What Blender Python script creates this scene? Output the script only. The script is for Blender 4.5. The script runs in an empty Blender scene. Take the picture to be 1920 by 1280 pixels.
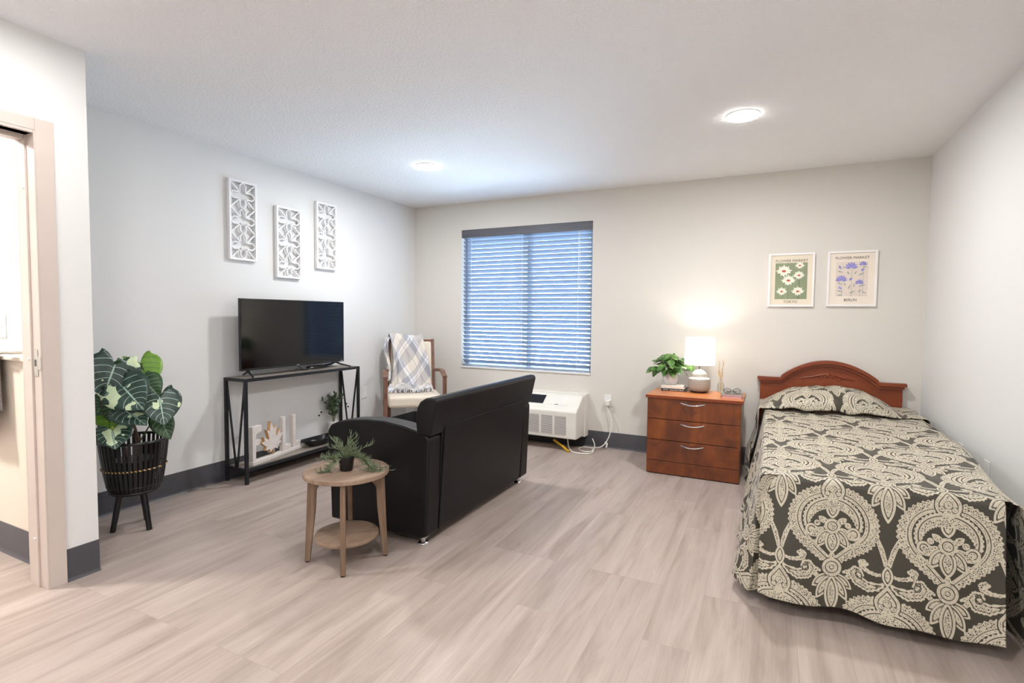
import bpy, bmesh, math, random
import numpy as np
from mathutils import Vector, Matrix
PI = math.pi
random.seed(7)
S = bpy.context.scene
C = S.collection

# ------------------------------------------------------------------ camera
W, D, H = 4.638, 4.828, 2.44          # room: x 0..W, back wall at y = D, ceiling at H
CAM = Vector((3.610, 0.0, 1.2405))
cam_d = bpy.data.cameras.new('camera')
cam = bpy.data.objects.new('camera', cam_d); C.objects.link(cam)
cam_d.sensor_width = 36.0
cam_d.lens = 980.35 / 1920 * 36
cam_d.clip_start = 0.02
Rr = Vector((0.89687492, 0.44217554, 0.00980655))
Uu = Vector((-0.03005562, 0.0388113, 0.99879444))
Ff = Vector((-0.44126186, 0.89608843, -0.04809874))
cam.matrix_world = Matrix(((Rr.x, Uu.x, -Ff.x, CAM.x), (Rr.y, Uu.y, -Ff.y, CAM.y),
                           (Rr.z, Uu.z, -Ff.z, CAM.z), (0, 0, 0, 1)))
S.camera = cam

# ------------------------------------------------------------------ world, exposure
S.view_settings.view_transform = 'Standard'
S.view_settings.look = 'None'
S.view_settings.gamma = 1.0
S.view_settings.use_curve_mapping = False
S.view_settings.exposure = 0.03
wd = bpy.data.worlds.new('daylight'); S.world = wd; wd.use_nodes = True
wn = wd.node_tree; bg = wn.nodes['Background']
tc = wn.nodes.new('ShaderNodeTexCoord'); sp = wn.nodes.new('ShaderNodeSeparateXYZ')
cr = wn.nodes.new('ShaderNodeValToRGB')
wn.links.new(tc.outputs['Generated'], sp.inputs[0])
wn.links.new(sp.outputs['Z'], cr.inputs[0]); wn.links.new(cr.outputs[0], bg.inputs[0])
cr.color_ramp.elements[0].position = 0.0; cr.color_ramp.elements[0].color = (0.68, 0.85, 1.0, 1)
cr.color_ramp.elements[1].position = 0.5; cr.color_ramp.elements[1].color = (0.50, 0.74, 1.0, 1)
bg.inputs[1].default_value = 27.0

CAN = [(1.10, 3.52), (3.43, 3.42), (1.27, 0.96), (3.43, 1.05), (2.3, -0.9), (3.9, -0.9)]
LAMP_W = 25.0
def area_light(name, loc, size, power, col, rot=(0, 0, 0), shape='DISK', sy=None, parent=None):
    l = bpy.data.lights.new(name, 'AREA'); l.shape = shape; l.size = size
    if sy: l.size_y = sy
    l.energy = power; l.color = col
    o = bpy.data.objects.new(name, l); C.objects.link(o)
    o.location = loc; o.rotation_euler = rot
    if parent: o.parent = parent
    return o
# portal for the daylight that comes through the window
po = area_light('window_daylight_portal', (1.346, D + 0.20, 1.42), 1.5, 1.0, (1, 1, 1), (-PI / 2, 0, 0), 'RECTANGLE', 1.5)
po.data.cycles.is_portal = True

# ------------------------------------------------------------------ mesh builder
class MB:
    def __init__(s): s.v = []; s.f = []
    def add(s, vs, fs):
        n = len(s.v); s.v += [tuple(v) for v in vs]; s.f += [tuple(i + n for i in f) for f in fs]; return s
    def box(s, x0, x1, y0, y1, z0, z1, M=None):
        vs = [(x, y, z) for z in (z0, z1) for y in (y0, y1) for x in (x0, x1)]
        if M is not None: vs = [M @ Vector(v) for v in vs]
        return s.add(vs, [(0, 2, 3, 1), (4, 5, 7, 6), (0, 1, 5, 4), (2, 6, 7, 3), (0, 4, 6, 2), (1, 3, 7, 5)])
    def bar(s, a, b, w, h, up=(0, 0, 1)):
        a, b = Vector(a), Vector(b); d = (b - a).normalized(); up = Vector(up)
        x = d.cross(up)
        if x.length < 1e-4: x = d.cross(Vector((1, 0, 0)))
        x.normalize(); y = x.cross(d)
        vs = [p + x * i * w / 2 + y * j * h / 2 for p in (a, b) for i, j in ((-1, -1), (1, -1), (1, 1), (-1, 1))]
        return s.add(vs, [(3, 2, 1, 0), (4, 5, 6, 7), (0, 1, 5, 4), (1, 2, 6, 5), (2, 3, 7, 6), (3, 0, 4, 7)])
    def tube(s, pts, r, seg=8, closed=False):
        P = [Vector(p) for p in pts]; n = len(P)
        rr = r if hasattr(r, '__len__') else [r] * n
        up = Vector((0, 0, 1)); rings = []
        prev = None
        for i in range(n):
            a = P[i - 1] if (i > 0 or closed) else P[i]; b = P[(i + 1) % n] if (i < n - 1 or closed) else P[i]
            d = (b - a).normalized()
            if prev is None:
                x = d.cross(up)
                if x.length < 1e-3: x = d.cross(Vector((1, 0, 0)))
            else:
                x = prev - d * prev.dot(d)
                if x.length < 1e-5: x = d.cross(Vector((1, 0, 0)))
            x.normalize(); y = d.cross(x); prev = x
            rings.append([P[i] + (x * math.cos(2 * PI * k / seg) + y * math.sin(2 * PI * k / seg)) * rr[i] for k in range(seg)])
        vs = [v for q in rings for v in q]; fs = []
        m = n if closed else n - 1
        for i in range(m):
            j = (i + 1) % n
            for k in range(seg):
                l = (k + 1) % seg
                fs.append((i * seg + k, i * seg + l, j * seg + l, j * seg + k))
        if not closed:
            fs.append(tuple(range(seg - 1, -1, -1))); fs.append(tuple((n - 1) * seg + k for k in range(seg)))
        return s.add(vs, fs)
    def lathe(s, prof, c=(0, 0, 0), seg=32, cap0=True, cap1=True):
        vs = []; fs = []; n = len(prof)
        for r, z in prof:
            for k in range(seg):
                a = 2 * PI * k / seg
                vs.append((c[0] + r * math.cos(a), c[1] + r * math.sin(a), c[2] + z))
        for i in range(n - 1):
            for k in range(seg):
                l = (k + 1) % seg
                fs.append((i * seg + k, i * seg + l, (i + 1) * seg + l, (i + 1) * seg + k))
        if cap0: fs.append(tuple(range(seg - 1, -1, -1)))
        if cap1: fs.append(tuple((n - 1) * seg + k for k in range(seg)))
        return s.add(vs, fs)
    def prism(s, poly, fn0, fn1):
        """poly in 2D (counter-clockwise), fn0 / fn1 map (a, b) to the two faces"""
        n = len(poly)
        vs = [fn0(*p) for p in poly] + [fn1(*p) for p in poly]
        fs = [tuple(range(n - 1, -1, -1)), tuple(range(n, 2 * n))]
        for i in range(n):
            j = (i + 1) % n; fs.append((i, j, n + j, n + i))
        return s.add(vs, fs)
    def grid(s, fn, nu, nv, u0=0, u1=1, v0=0, v1=1):
        vs = [fn(u0 + (u1 - u0) * i / nu, v0 + (v1 - v0) * j / nv) for j in range(nv + 1) for i in range(nu + 1)]
        fs = [(j * (nu + 1) + i, j * (nu + 1) + i + 1, (j + 1) * (nu + 1) + i + 1, (j + 1) * (nu + 1) + i) for j in range(nv) for i in range(nu)]
        return s.add(vs, fs)
    def ball(s, c, rx, ry=None, rz=None, seg=14, rings=8):
        ry = ry or rx; rz = rz or rx
        vs = [(c[0], c[1], c[2] - rz)]; fs = []
        for i in range(1, rings):
            t = -PI / 2 + PI * i / rings
            for k in range(seg):
                a = 2 * PI * k / seg
                vs.append((c[0] + rx * math.cos(t) * math.cos(a), c[1] + ry * math.cos(t) * math.sin(a), c[2] + rz * math.sin(t)))
        vs.append((c[0], c[1], c[2] + rz)); last = len(vs) - 1
        for k in range(seg):
            l = (k + 1) % seg
            fs.append((0, 1 + l, 1 + k)); fs.append((last, last - seg + k, last - seg + l))
        for i in range(rings - 2):
            for k in range(seg):
                l = (k + 1) % seg
                fs.append((1 + i * seg + k, 1 + i * seg + l, 1 + (i + 1) * seg + l, 1 + (i + 1) * seg + k))
        return s.add(vs, fs)
    def build(s, name, m, parent=None, smooth=False, bevel=0, seg=2, fix=True, thick=0, sharp=35):
        me = bpy.data.meshes.new(name); me.from_pydata(s.v, [], s.f); me.validate()
        if fix:
            b = bmesh.new(); b.from_mesh(me); bmesh.ops.recalc_face_normals(b, faces=b.faces); b.to_mesh(me); b.free()
        if smooth:
            me.polygons.foreach_set('use_smooth', [True] * len(me.polygons)); me.set_sharp_from_angle(angle=math.radians(sharp))
        if m: me.materials.append(m)
        o = bpy.data.objects.new(name, me); C.objects.link(o)
        if parent: o.parent = parent
        if thick:
            t = o.modifiers.new('thickness', 'SOLIDIFY'); t.thickness = thick; t.offset = 0
        if bevel:
            t = o.modifiers.new('bevel', 'BEVEL'); t.width = bevel; t.segments = seg; t.limit_method = 'ANGLE'; t.harden_normals = False
        return o

def thing(name, label, cat, loc=(0, 0, 0), rz=0, group=None):
    o = bpy.data.objects.new(name, None); C.objects.link(o); o.empty_display_size = .05
    o.location = loc; o.rotation_euler = (0, 0, rz); o['label'] = label; o['category'] = cat
    if group: o['group'] = group
    return o
def tag(o, label, cat, group=None):
    o['label'] = label; o['category'] = cat
    if group: o['group'] = group
    return o
def struct(o): o['kind'] = 'structure'; return o
def rotZ(a, c=(0, 0, 0)): return Matrix.Translation(c) @ Matrix.Rotation(a, 4, 'Z')

# ------------------------------------------------------------------ materials
def srgb(r, g, b):
    f = lambda c: (c / 255 / 12.92) if c / 255 <= .04045 else ((c / 255 + .055) / 1.055) ** 2.4
    return (f(r), f(g), f(b), 1)
class NT:
    """tiny helper around a material's node tree"""
    def __init__(s, name, base=(.8, .8, .8, 1), rough=.5, metal=0, spec=.5):
        s.m = bpy.data.materials.new(name); s.m.use_nodes = True
        s.t = s.m.node_tree; s.b = s.t.nodes['Principled BSDF']; s.out = s.t.nodes['Material Output']
        s.b.inputs['Base Color'].default_value = base; s.b.inputs['Roughness'].default_value = rough
        s.b.inputs['Metallic'].default_value = metal; s.b.inputs['Specular IOR Level'].default_value = spec
    def n(s, typ, ins={}, **kw):
        x = s.t.nodes.new('ShaderNode' + typ)
        for k, v in kw.items(): setattr(x, k, v)
        for k, v in ins.items():
            if isinstance(v, bpy.types.NodeSocket): s.t.links.new(v, x.inputs[k])
            else: x.inputs[k].default_value = v
        return x
    def math(s, op, a, b=0.0, c=0.0, clamp=False):
        x = s.n('Math', {0: a, 1: b, 2: c}, operation=op, use_clamp=clamp); return x.outputs[0]
    def coord(s, kind='Object'): return s.n('TexCoord').outputs[kind]
    def mapping(s, v, scale=(1, 1, 1), rot=(0, 0, 0), loc=(0, 0, 0)):
        return s.n('Mapping', {'Vector': v, 'Scale': scale, 'Rotation': rot, 'Location': loc}).outputs[0]
    def noise(s, v, scale=5, detail=3, rough=.5, dist=0):
        return s.n('TexNoise', {'Vector': v, 'Scale': scale, 'Detail': detail, 'Roughness': rough, 'Distortion': dist}).outputs[0]
    def ramp(s, v, stops, interp='LINEAR'):
        r = s.n('ValToRGB', {0: v}); cr = r.color_ramp; cr.interpolation = interp
        while len(cr.elements) < len(stops): cr.elements.new(.5)
        for e, (p, c) in zip(cr.elements, stops): e.position = p; e.color = c
        return r.outputs[0]
    def mix(s, f, a, b, mode='MIX'):
        x = s.n('Mix', data_type='RGBA', blend_type=mode)
        for i, v in ((0, f), (6, a), (7, b)):
            if isinstance(v, bpy.types.NodeSocket): s.t.links.new(v, x.inputs[i])
            else: x.inputs[i].default_value = v
        return x.outputs[2]
    def to(s, sock, name): s.t.links.new(sock, s.b.inputs[name])
    def bump(s, h, strength=.2, dist=.01):
        x = s.n('Bump', {'Height': h, 'Strength': strength, 'Distance': dist}); s.to(x.outputs[0], 'Normal')

def plain(name, rgb, rough=.5, metal=0, spec=.5, var=0.06, vs=9, bump=0):
    m = NT(name, srgb(*rgb), rough, metal, spec)
    c = m.coord(); n = m.noise(c, vs, 3)
    a = srgb(*rgb); lo = tuple(x * (1 - var) for x in a[:3]) + (1,); hi = tuple(min(1, x * (1 + var)) for x in a[:3]) + (1,)
    m.to(m.ramp(n, [(.3, lo), (.7, hi)]), 'Base Color')
    if bump: m.bump(m.noise(c, 180, 2), bump, .002)
    return m.m
def paint(name, rgb, bs=120, bstr=.12, bd=.002, rough=.75):
    m = NT(name, srgb(*rgb), rough, 0, .25)
    c = m.coord()
    m.bump(m.noise(c, bs, 3), bstr, bd)
    return m.m
M = {}
M['wall'] = paint('wall_paint', (227, 226, 224), rough=.6)
M['wall_greige'] = paint('greige_wall_paint', (221, 216, 208), rough=.6)
M['wall_bath'] = paint('bathroom_paint', (240, 238, 234))
M['wall_cream'] = paint('bathroom_lower_paint', (226, 214, 200))
def ceiling_mat():
    m = NT('textured_ceiling', srgb(244, 243, 243), .9, 0, .1)
    c = m.coord(); v = m.noise(c, 70, 4, .6)
    k = m.ramp(v, [(.42, (0, 0, 0, 1)), (.58, (1, 1, 1, 1))])
    m.bump(k, .45, .006); return m.m
M['ceiling'] = ceiling_mat()
def floor_mat():
    m = NT('vinyl_plank_floor', rough=.42, spec=.35)
    c = m.coord(); xyz = m.n('SeparateXYZ', {0: c})
    sw = m.n('CombineXYZ', {0: xyz.outputs[1], 1: xyz.outputs[0], 2: 0.0}).outputs[0]
    def brick(mort):
        b = m.n('TexBrick', {'Vector': sw, 'Color1': (0, 0, 0, 1), 'Color2': (1, 1, 1, 1), 'Mortar': (.5, .5, .5, 1), 'Scale': 1.0, 'Mortar Size': mort, 'Mortar Smooth': 0.1, 'Brick Width': 1.22, 'Row Height': .178})
        b.offset = .37; b.offset_frequency = 3; return b
    b = brick(.0009); r = m.n('SeparateColor', {0: b.outputs[0]}).outputs[0]
    off = m.math('MULTIPLY', r, 13.0)
    g0 = m.n('CombineXYZ', {0: m.math('MULTIPLY', xyz.outputs[0], 11.0), 1: m.math('MULTIPLY', xyz.outputs[1], 1.3), 2: off}).outputs[0]
    g1 = m.n('CombineXYZ', {0: m.math('MULTIPLY', xyz.outputs[0], 90.0), 1: m.math('MULTIPLY', xyz.outputs[1], 2.2), 2: off}).outputs[0]
    big = m.noise(g0, 1.0, 4, .6, .6); fine = m.noise(g1, 1.0, 3, .6, .3)
    col = m.ramp(big, [(.28, srgb(151, 136, 126)), (.46, srgb(171, 156, 147)), (.72, srgb(188, 174, 165))])
    col = m.mix(.13, col, m.ramp(fine, [(.3, srgb(112, 97, 88)), (.7, srgb(190, 176, 166))]))
    tint = m.ramp(r, [(0, (.93, .925, .92, 1)), (.5, (1, .985, .975, 1)), (1, (1.04, 1.035, 1.03, 1))])
    col = m.mix(1.0, col, tint, 'MULTIPLY')
    seam = m.math('MULTIPLY', b.outputs[1], .35)
    col = m.mix(seam, col, srgb(120, 102, 92))
    m.to(col, 'Base Color')
    m.bump(m.math('SUBTRACT', fine, m.math('MULTIPLY', b.outputs[1], 1.5)), .08, .001)
    return m.m
M['floor'] = floor_mat()
M['base'] = plain('charcoal_cove_base', (70, 68, 73), .42, var=.04)
M['frame_taupe'] = plain('taupe_door_paint', (206, 192, 183), .4, var=.02)
M['white'] = plain('white_plastic', (236, 234, 232), .4, var=.02)
M['cream_plastic'] = plain('cream_plastic', (234, 230, 221), .42, var=.03)
M['black_metal'] = plain('black_metal', (34, 35, 40), .42, .3, var=.1)
M['black_plastic'] = plain('black_plastic', (16, 16, 19), .3, var=.1)
M['chrome'] = plain('polished_chrome', (215, 215, 218), .12, 1.0, var=.02)
M['steel'] = plain('brushed_steel', (190, 186, 180), .3, 1.0, var=.05)
M['vinyl'] = plain('window_vinyl', (215, 220, 228), .5, var=.03)
M['dark_plastic'] = plain('dark_vent_plastic', (26, 26, 32), .45, var=.1)

def wood(name, lo, mid, hi, axis='X', gscale=14, along=1.1, rough=.4, fine=.2, spec=.4, blotch=0, coat=0):
    m = NT(name, rough=rough, spec=spec)
    c = m.coord()
    sc = {'X': (along, gscale, gscale), 'Y': (gscale, along, gscale), 'Z': (gscale, gscale, along)}[axis]
    n = m.noise(m.mapping(c, sc), 1.0, 5, .6, .8)
    col = m.ramp(n, [(.28, srgb(*lo)), (.5, srgb(*mid)), (.72, srgb(*hi))])
    sf = tuple(x * 7 for x in sc)
    n2 = m.noise(m.mapping(c, sf), 1.0, 3, .6)
    col = m.mix(fine, col, m.ramp(n2, [(.35, srgb(*lo)), (.65, srgb(*hi))]))
    if blotch:
        n3 = m.noise(c, 7, 3, .55, .5)
        col = m.mix(m.math('MULTIPLY', m.ramp(n3, [(.45, (0, 0, 0, 1)), (.7, (1, 1, 1, 1))]), blotch), col, srgb(*lo))
    m.to(col, 'Base Color'); m.bump(n2, .05, .001)
    if coat: m.b.inputs['Coat Weight'].default_value = coat; m.b.inputs['Coat Roughness'].default_value = .2
    return m.m
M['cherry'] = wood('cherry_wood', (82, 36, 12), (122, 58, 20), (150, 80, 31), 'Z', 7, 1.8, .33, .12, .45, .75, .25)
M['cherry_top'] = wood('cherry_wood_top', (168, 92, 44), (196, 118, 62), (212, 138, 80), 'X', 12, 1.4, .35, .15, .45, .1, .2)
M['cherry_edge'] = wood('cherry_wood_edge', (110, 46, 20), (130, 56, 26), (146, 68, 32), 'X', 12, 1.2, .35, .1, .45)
M['headboard'] = wood('headboard_wood', (112, 48, 22), (130, 60, 30), (146, 72, 38), 'X', 10, 1.0, .42, .1, .4)
M['oak'] = wood('rustic_oak', (118, 96, 80), (148, 124, 105), (170, 147, 128), 'Y', 16, 1.4, .5, .25, .3, .25)
M['oak_leg'] = wood('rustic_oak_legs', (100, 79, 63), (128, 104, 85), (150, 126, 106), 'Z', 22, 1.4, .5, .25, .3, .1)
M['grey_wood'] = wood('grey_oak_board', (112, 103, 94), (140, 130, 120), (162, 152, 142), 'Y', 22, 1.2, .5, .3, .3)
M['walnut'] = wood('brown_chair_wood', (96, 64, 50), (120, 84, 68), (138, 102, 84), 'Z', 26, 1.5, .4, .2, .4)
M['raw_wood'] = wood('raw_edge_wood', (176, 132, 88), (200, 158, 112), (216, 178, 134), 'Z', 22, 1.5, .6, .2, .2)
def whitewash():
    m = NT('carved_whitewashed_wood', rough=.8, spec=.2)
    c = m.coord(); v = m.n('TexVoronoi', {'Vector': c, 'Scale': 75.0}).outputs[0]
    n = m.noise(c, 30, 3)
    k = m.ramp(m.math('ADD', v, m.math('MULTIPLY', n, .5)), [(.22, srgb(196, 180, 168)), (.40, srgb(216, 206, 199)), (1, srgb(226, 218, 213))])
    m.to(k, 'Base Color'); m.bump(v, .35, .002); return m.m
M['whitewash'] = whitewash()
def leather():
    m = NT('black_leather', srgb(30, 29, 32), .42, 0, .3)
    c = m.coord(); v = m.n('TexVoronoi', {'Vector': c, 'Scale': 240.0}).outputs[0]
    m.to(m.ramp(m.noise(c, 5, 2), [(.3, srgb(11, 10, 12)), (.7, srgb(15, 14, 17))]), 'Base Color')
    m.bump(m.math('ADD', v, m.math('MULTIPLY', m.noise(c, 9, 3), .9)), .12, .002); return m.m
M['leather'] = leather()
M['cushion'] = plain('cream_vinyl_upholstery', (226, 214, 196), .5, var=.03)
def emis(name, col, strength):
    m = NT(name); m.b.inputs['Emission Color'].default_value = col; m.b.inputs['Emission Strength'].default_value = strength
    m.to(m.ramp(m.noise(m.coord(), 5), [(0, srgb(245, 245, 245)), (1, srgb(250, 250, 250))]), 'Base Color')
    return m.m
M['disc'] = emis('glowing_ceiling_lens', (1, .98, .96, 1), 30)

# ================================================================== STRUCTURE
YF = -1.9                              # wall behind the viewer
SX, SY = 0.742, 1.340                  # corner of the bathroom wall
floor = struct(MB().box(-1.6, W + .15, YF - .15, D + .15, -.1, 0).build('floor', M['floor']))
ceil = struct(MB().box(-1.6, W + .15, YF - .15, D + .15, H, H + .1).build('ceiling', M['ceiling']))
struct(MB().box(-.15, 0, SY, D + .15, 0, H).build('wall_left', M['wall']))
struct(MB().box(W, W + .15, YF - .15, D + .15, 0, H).build('wall_right', M['wall']))
struct(MB().box(SX, W, YF - .15, YF, 0, H).build('wall_front', M['wall']))
WX0, WX1, WZ0, WZ1 = .618, 2.077, .685, 2.155
b = MB()
b.box(0, WX0, D, D + .15, 0, H); b.box(WX1, W, D, D + .15, 0, H)
b.box(WX0, WX1, D, D + .15, 0, WZ0); b.box(WX0, WX1, D, D + .15, WZ1, H)
struct(b.build('wall_back', M['wall_greige']))
# bathroom shell
DO0, DO1, DZ = 0.19, 1.14, 2.005       # door opening along y, its height
b = MB(); b.box(.60, SX, DO1, SY, 0, H); b.box(.60, SX, YF - .15, DO0, 0, H); b.box(.60, SX, DO0, DO1, DZ, H)
struct(b.build('wall_partition', M['wall']))
struct(MB().box(-1.6, .60, 1.24, SY, 0, H).build('wall_bathroom_far', M['wall_bath']))
struct(MB().box(-1.75, -1.6, YF - .15, SY, 0, H).build('wall_bathroom_left', M['wall_bath']))
struct(MB().box(-1.6, .60, YF - .15, YF, 0, H).build('wall_bathroom_near', M['wall_bath']))
o = struct(MB().box(-1.6, .598, 1.228, 1.2395, .15, 1.0).build('trim_1', M['wall_cream']))
o = struct(MB().box(-1.6, .598, 1.205, 1.2395, 1.0, 1.018).build('trim_2', M['wall_cream'], bevel=.004))
# cove base: flat strip with a small toe
def cove(a, bpt, nrm):
    a, bpt = Vector(a), Vector(bpt); n = Vector(nrm)
    prof = [(0, 0), (.016, 0), (.010, .006), (.005, .018), (.004, .146), (.002, .15), (0, .15)]
    mb = MB(); mb.prism(prof, lambda q, z: a + n * q + Vector((0, 0, z)), lambda q, z: bpt + n * q + Vector((0, 0, z)))
    return mb
e = .0005
for i, (side, a, b_, n_) in enumerate([('left', (e, SY, 0), (e, D - .0, 0), (1, 0, 0)), ('back', (0.0, D - e, 0), (W - .0, D - e, 0), (0, -1, 0)),
        ('right', (W - e, YF, 0), (W - e, D - .0, 0), (-1, 0, 0)), ('partition', (SX + e, 1.207, 0), (SX + e, SY + .0, 0), (1, 0, 0)),
        ('bathroom', (-1.6, 1.2275, 0), (.598, 1.2275, 0), (0, -1, 0))]):
    struct(cove(a, b_, n_).build('baseboard_' + side, M['base'], smooth=True))
# door frame in the partition
dr = bpy.data.objects.new('door_1', None); C.objects.link(dr); dr['kind'] = 'structure'
b = MB()
# casing + jamb, far side (single pressed-metal frame)
b.box(.744, .757, 1.140, 1.206, 0, DZ + .065)
b.box(.640, .690, 1.127, 1.1399, 0, DZ + .0)
b.box(.690, .757, 1.1340, 1.1401, 0, DZ + .012)
b.box(.5995, .6401, 1.1350, 1.1399, 0, DZ + .012)
b.box(.588, .5995, 1.1350, 1.205, 0, DZ + .012)
b.build('door_jamb', M['frame_taupe'], dr, bevel=.0015)
b = MB(); k0 = DO0
b.box(.588, .6398, k0 - .01, 1.1345, DZ - .008, DZ + .0119); b.box(.6402, .6898, k0 - .01, 1.1265, DZ - .02, DZ + .0119); b.box(.690, .757, k0 - .01, 1.1335, DZ, DZ + .0119)
b.box(.744, .757, k0 - .01, 1.1398, DZ + .0125, DZ + .065)
b.build('door_head', M['frame_taupe'], dr, bevel=.002)
b = MB(); b.box(.744, .757, k0 - .065, k0 + .001, 0, DZ + .065); b.box(.555, .757, k0 - .0, k0 + .012, 0, DZ)
b.build('door_jamb', M['frame_taupe'], dr, bevel=.002)
b = MB(); b.box(.697, .735, 1.1315, 1.1342, .955, 1.075); b.box(.735, .762, 1.1315, 1.1342, .985, 1.045)
sp_ = b.build('strike_plate', M['steel'], dr, bevel=.001)
MB().box(.707, .724, 1.1309, 1.1316, 1.0, 1.03).build('latch_hole', M['black_plastic'], sp_)
for z in (1.78, 1.03, .22):
    MB().ball((.672, 1.1265, z), .006).build('rubber_silencer', M['white'], dr, smooth=True)

# ---- window
win = bpy.data.objects.new('window_1', None); C.objects.link(win); win['kind'] = 'structure'
yw = D + .095
b = MB(); fw = .045
b.box(WX0, WX0 + fw, yw, yw + .05, WZ0, WZ1); b.box(WX1 - fw, WX1, yw, yw + .05, WZ0, WZ1)
b.box(WX0, WX1, yw, yw + .05, WZ0, WZ0 + fw); b.box(WX0, WX1, yw, yw + .05, WZ1 - fw, WZ1)
b.box(1.355, 1.405, yw - .005, yw + .045, WZ0 + fw, WZ1 - fw)
b.build('window_frame', M['vinyl'], win, bevel=.003)
g = NT('window_glass', (1, 1, 1, 1), 0.0)
tr = g.n('BsdfTransparent', {0: (.93, .97, 1, 1)}); gl = g.n('BsdfGlossy', {0: (1, 1, 1, 1), 1: .02})
fr = g.n('Fresnel', {0: 1.45}); mx = g.n('MixShader', {0: fr.outputs[0], 1: tr.outputs[0], 2: gl.outputs[0]})
g.t.links.new(mx.outputs[0], g.out.inputs[0]); M['glass_pane'] = g.m
MB().box(WX0 + .04, WX1 - .04, yw + .022, yw + .026, WZ0 + .04, WZ1 - .04).build('window_pane', M['glass_pane'], win)
MB().box(WX0 + .0005, WX1 - .0005, D - .012, yw - .001, WZ0 + .0005, WZ0 + .016).build('window_sill', M['white'], win, bevel=.003)

# ================================================================== BLIND
bl = thing('window_blind', 'wide slatted grey-blue horizontal blind hanging in the window recess', 'window blind', (1.3475, D + .045, WZ0 + .02))
hw = (WX1 - WX0) / 2 - .008
m = NT('blind_slat', srgb(150, 158, 170), .45, 0, .4)
tl = m.n('BsdfTranslucent', {0: srgb(196, 206, 222)}); mxs = m.n('MixShader', {0: .22, 1: m.b.outputs[0], 2: tl.outputs[0]})
m.to(m.ramp(m.noise(m.mapping(m.coord(), (1, 30, 30)), 3), [(.3, srgb(142, 150, 163)), (.7, srgb(152, 160, 173))]), 'Base Color')
m.t.links.new(mxs.outputs[0], m.out.inputs[0]); M['slat'] = m.m
M['rail'] = wood('grey_blind_valance', (84, 83, 90), (98, 98, 106), (110, 110, 118), 'X', 40, .8, .5, .3)
zt = WZ1 - WZ0 - .02
b = MB(); b.box(-hw - .006, hw + .006, -.043, -.036, zt - .085, zt); b.box(-hw, hw, -.030, .030, zt - .055, zt - .002)
b.build('headrail', M['rail'], bl, bevel=.002)
b = MB(); n = 31; pitch = .0437; ta = math.radians(47); z0 = .048
for i in range(n):
    zc = z0 + pitch * i
    def sl(u, v, zc=zc):
        q = (v - .5) * .050; cv = .0025 * (1 - (2 * v - 1) ** 2)
        return (-hw + 2 * hw * u, q * math.cos(ta) - cv * math.sin(ta), zc - q * math.sin(ta) - cv * math.cos(ta))
    def sl2(u, v, zc=zc):
        x, y, z = sl(u, v); return (x, y + .0016 * math.sin(ta), z + .0026 * math.cos(ta))
    n0 = len(b.v); b.grid(sl, 1, 4); b.grid(sl2, 1, 4)
    for j in range(4):
        for s_ in (0, 1):
            a1 = n0 + j * 2 + s_; a2 = a1 + 2; b.f.append((a1, a2, a2 + 10, a1 + 10))
    b.f += [(n0, n0 + 1, n0 + 11, n0 + 10), (n0 + 8, n0 + 9, n0 + 19, n0 + 18)]
b.build('slats', M['slat'], bl, smooth=True, sharp=50)
MB().box(-hw, hw, -.024, .024, .003, .017).build('bottom_rail', M['slat'], bl, bevel=.003)
for x in (-hw + .10, -.02, hw - .14):
    b = MB()
    for y in (-.023, .023): b.tube([(x, y, .01), (x, y, zt - .06)], .0011, 5)
    for i in range(n):
        b.tube([(x, -.023, z0 + pitch * i + .004), (x, .023, z0 + pitch * i - .024)], .0007, 4)
    b.build('ladder_cord', M['white'], bl)
b = MB(); b.tube([(-hw + .055, -.037, zt - .09), (-hw + .055, -.036, zt - .98)], .004, 6); b.build('tilt_wand', M['rail'], bl, smooth=True)
b = MB()
for dx in (0, .012): b.tube([(hw - .13 + dx, -.036, zt - .09), (hw - .13 + dx, -.034, zt - .62)], .0013, 5)
b.lathe([(.002, 0), (.006, .004), (.005, .03), (.001, .034)], (hw - .124, -.034, zt - .65), 8)
b.build('lift_cord', M['white'], bl, smooth=True)

# ================================================================== CEILING LIGHTS
def can(x, y, label, pw=1.0):
    t = thing('ceiling_light', label, 'ceiling light', (x, y, H), 0)
    MB().lathe([(.094, 0), (.094, -.004), (.091, -.006), (.088, -.006)], (0, 0, 0), 40, cap0=True, cap1=False).build('trim_ring', M['white'], t, smooth=True)
    MB().lathe([(.0875, -.003), (.0875, -.012), (.070, -.017), (.03, -.0195), (.001, -.020)], (0, 0, 0), 40).build('lens', M['disc'], t, smooth=True)
    area_light('ceiling_light_bulb', (0, 0, -.0225), .13, LAMP_W * pw, (1, .997, .992), parent=t)
    return t
labs = ['round flush ceiling light nearest the window corner', 'round flush ceiling light above the foot of the bed',
        'round flush ceiling light near the bathroom door, just above the picture', 'round flush ceiling light overhead beside the viewer',
        'unseen round flush ceiling light assumed behind the viewer, left', 'unseen round flush ceiling light assumed behind the viewer, right']  # last two lamps are unseen, assumed and added to light the room
for (x, y), l, pw in zip(CAN, labs, (.95, 1.02, .27, .80, .95, .85)): can(x, y, l, pw)
t = thing('bathroom_ceiling_light', 'round ceiling light inside the bathroom', 'ceiling light', (-.35, .3, H))
MB().lathe([(.15, 0), (.15, -.02), (.10, -.06), (.001, -.075)], (0, 0, 0), 32).build('dome', M['disc'], t, smooth=True)
area_light('bathroom_bulb', (0, 0, -.085), .25, 60, (1, .97, .93), parent=t)

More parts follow.
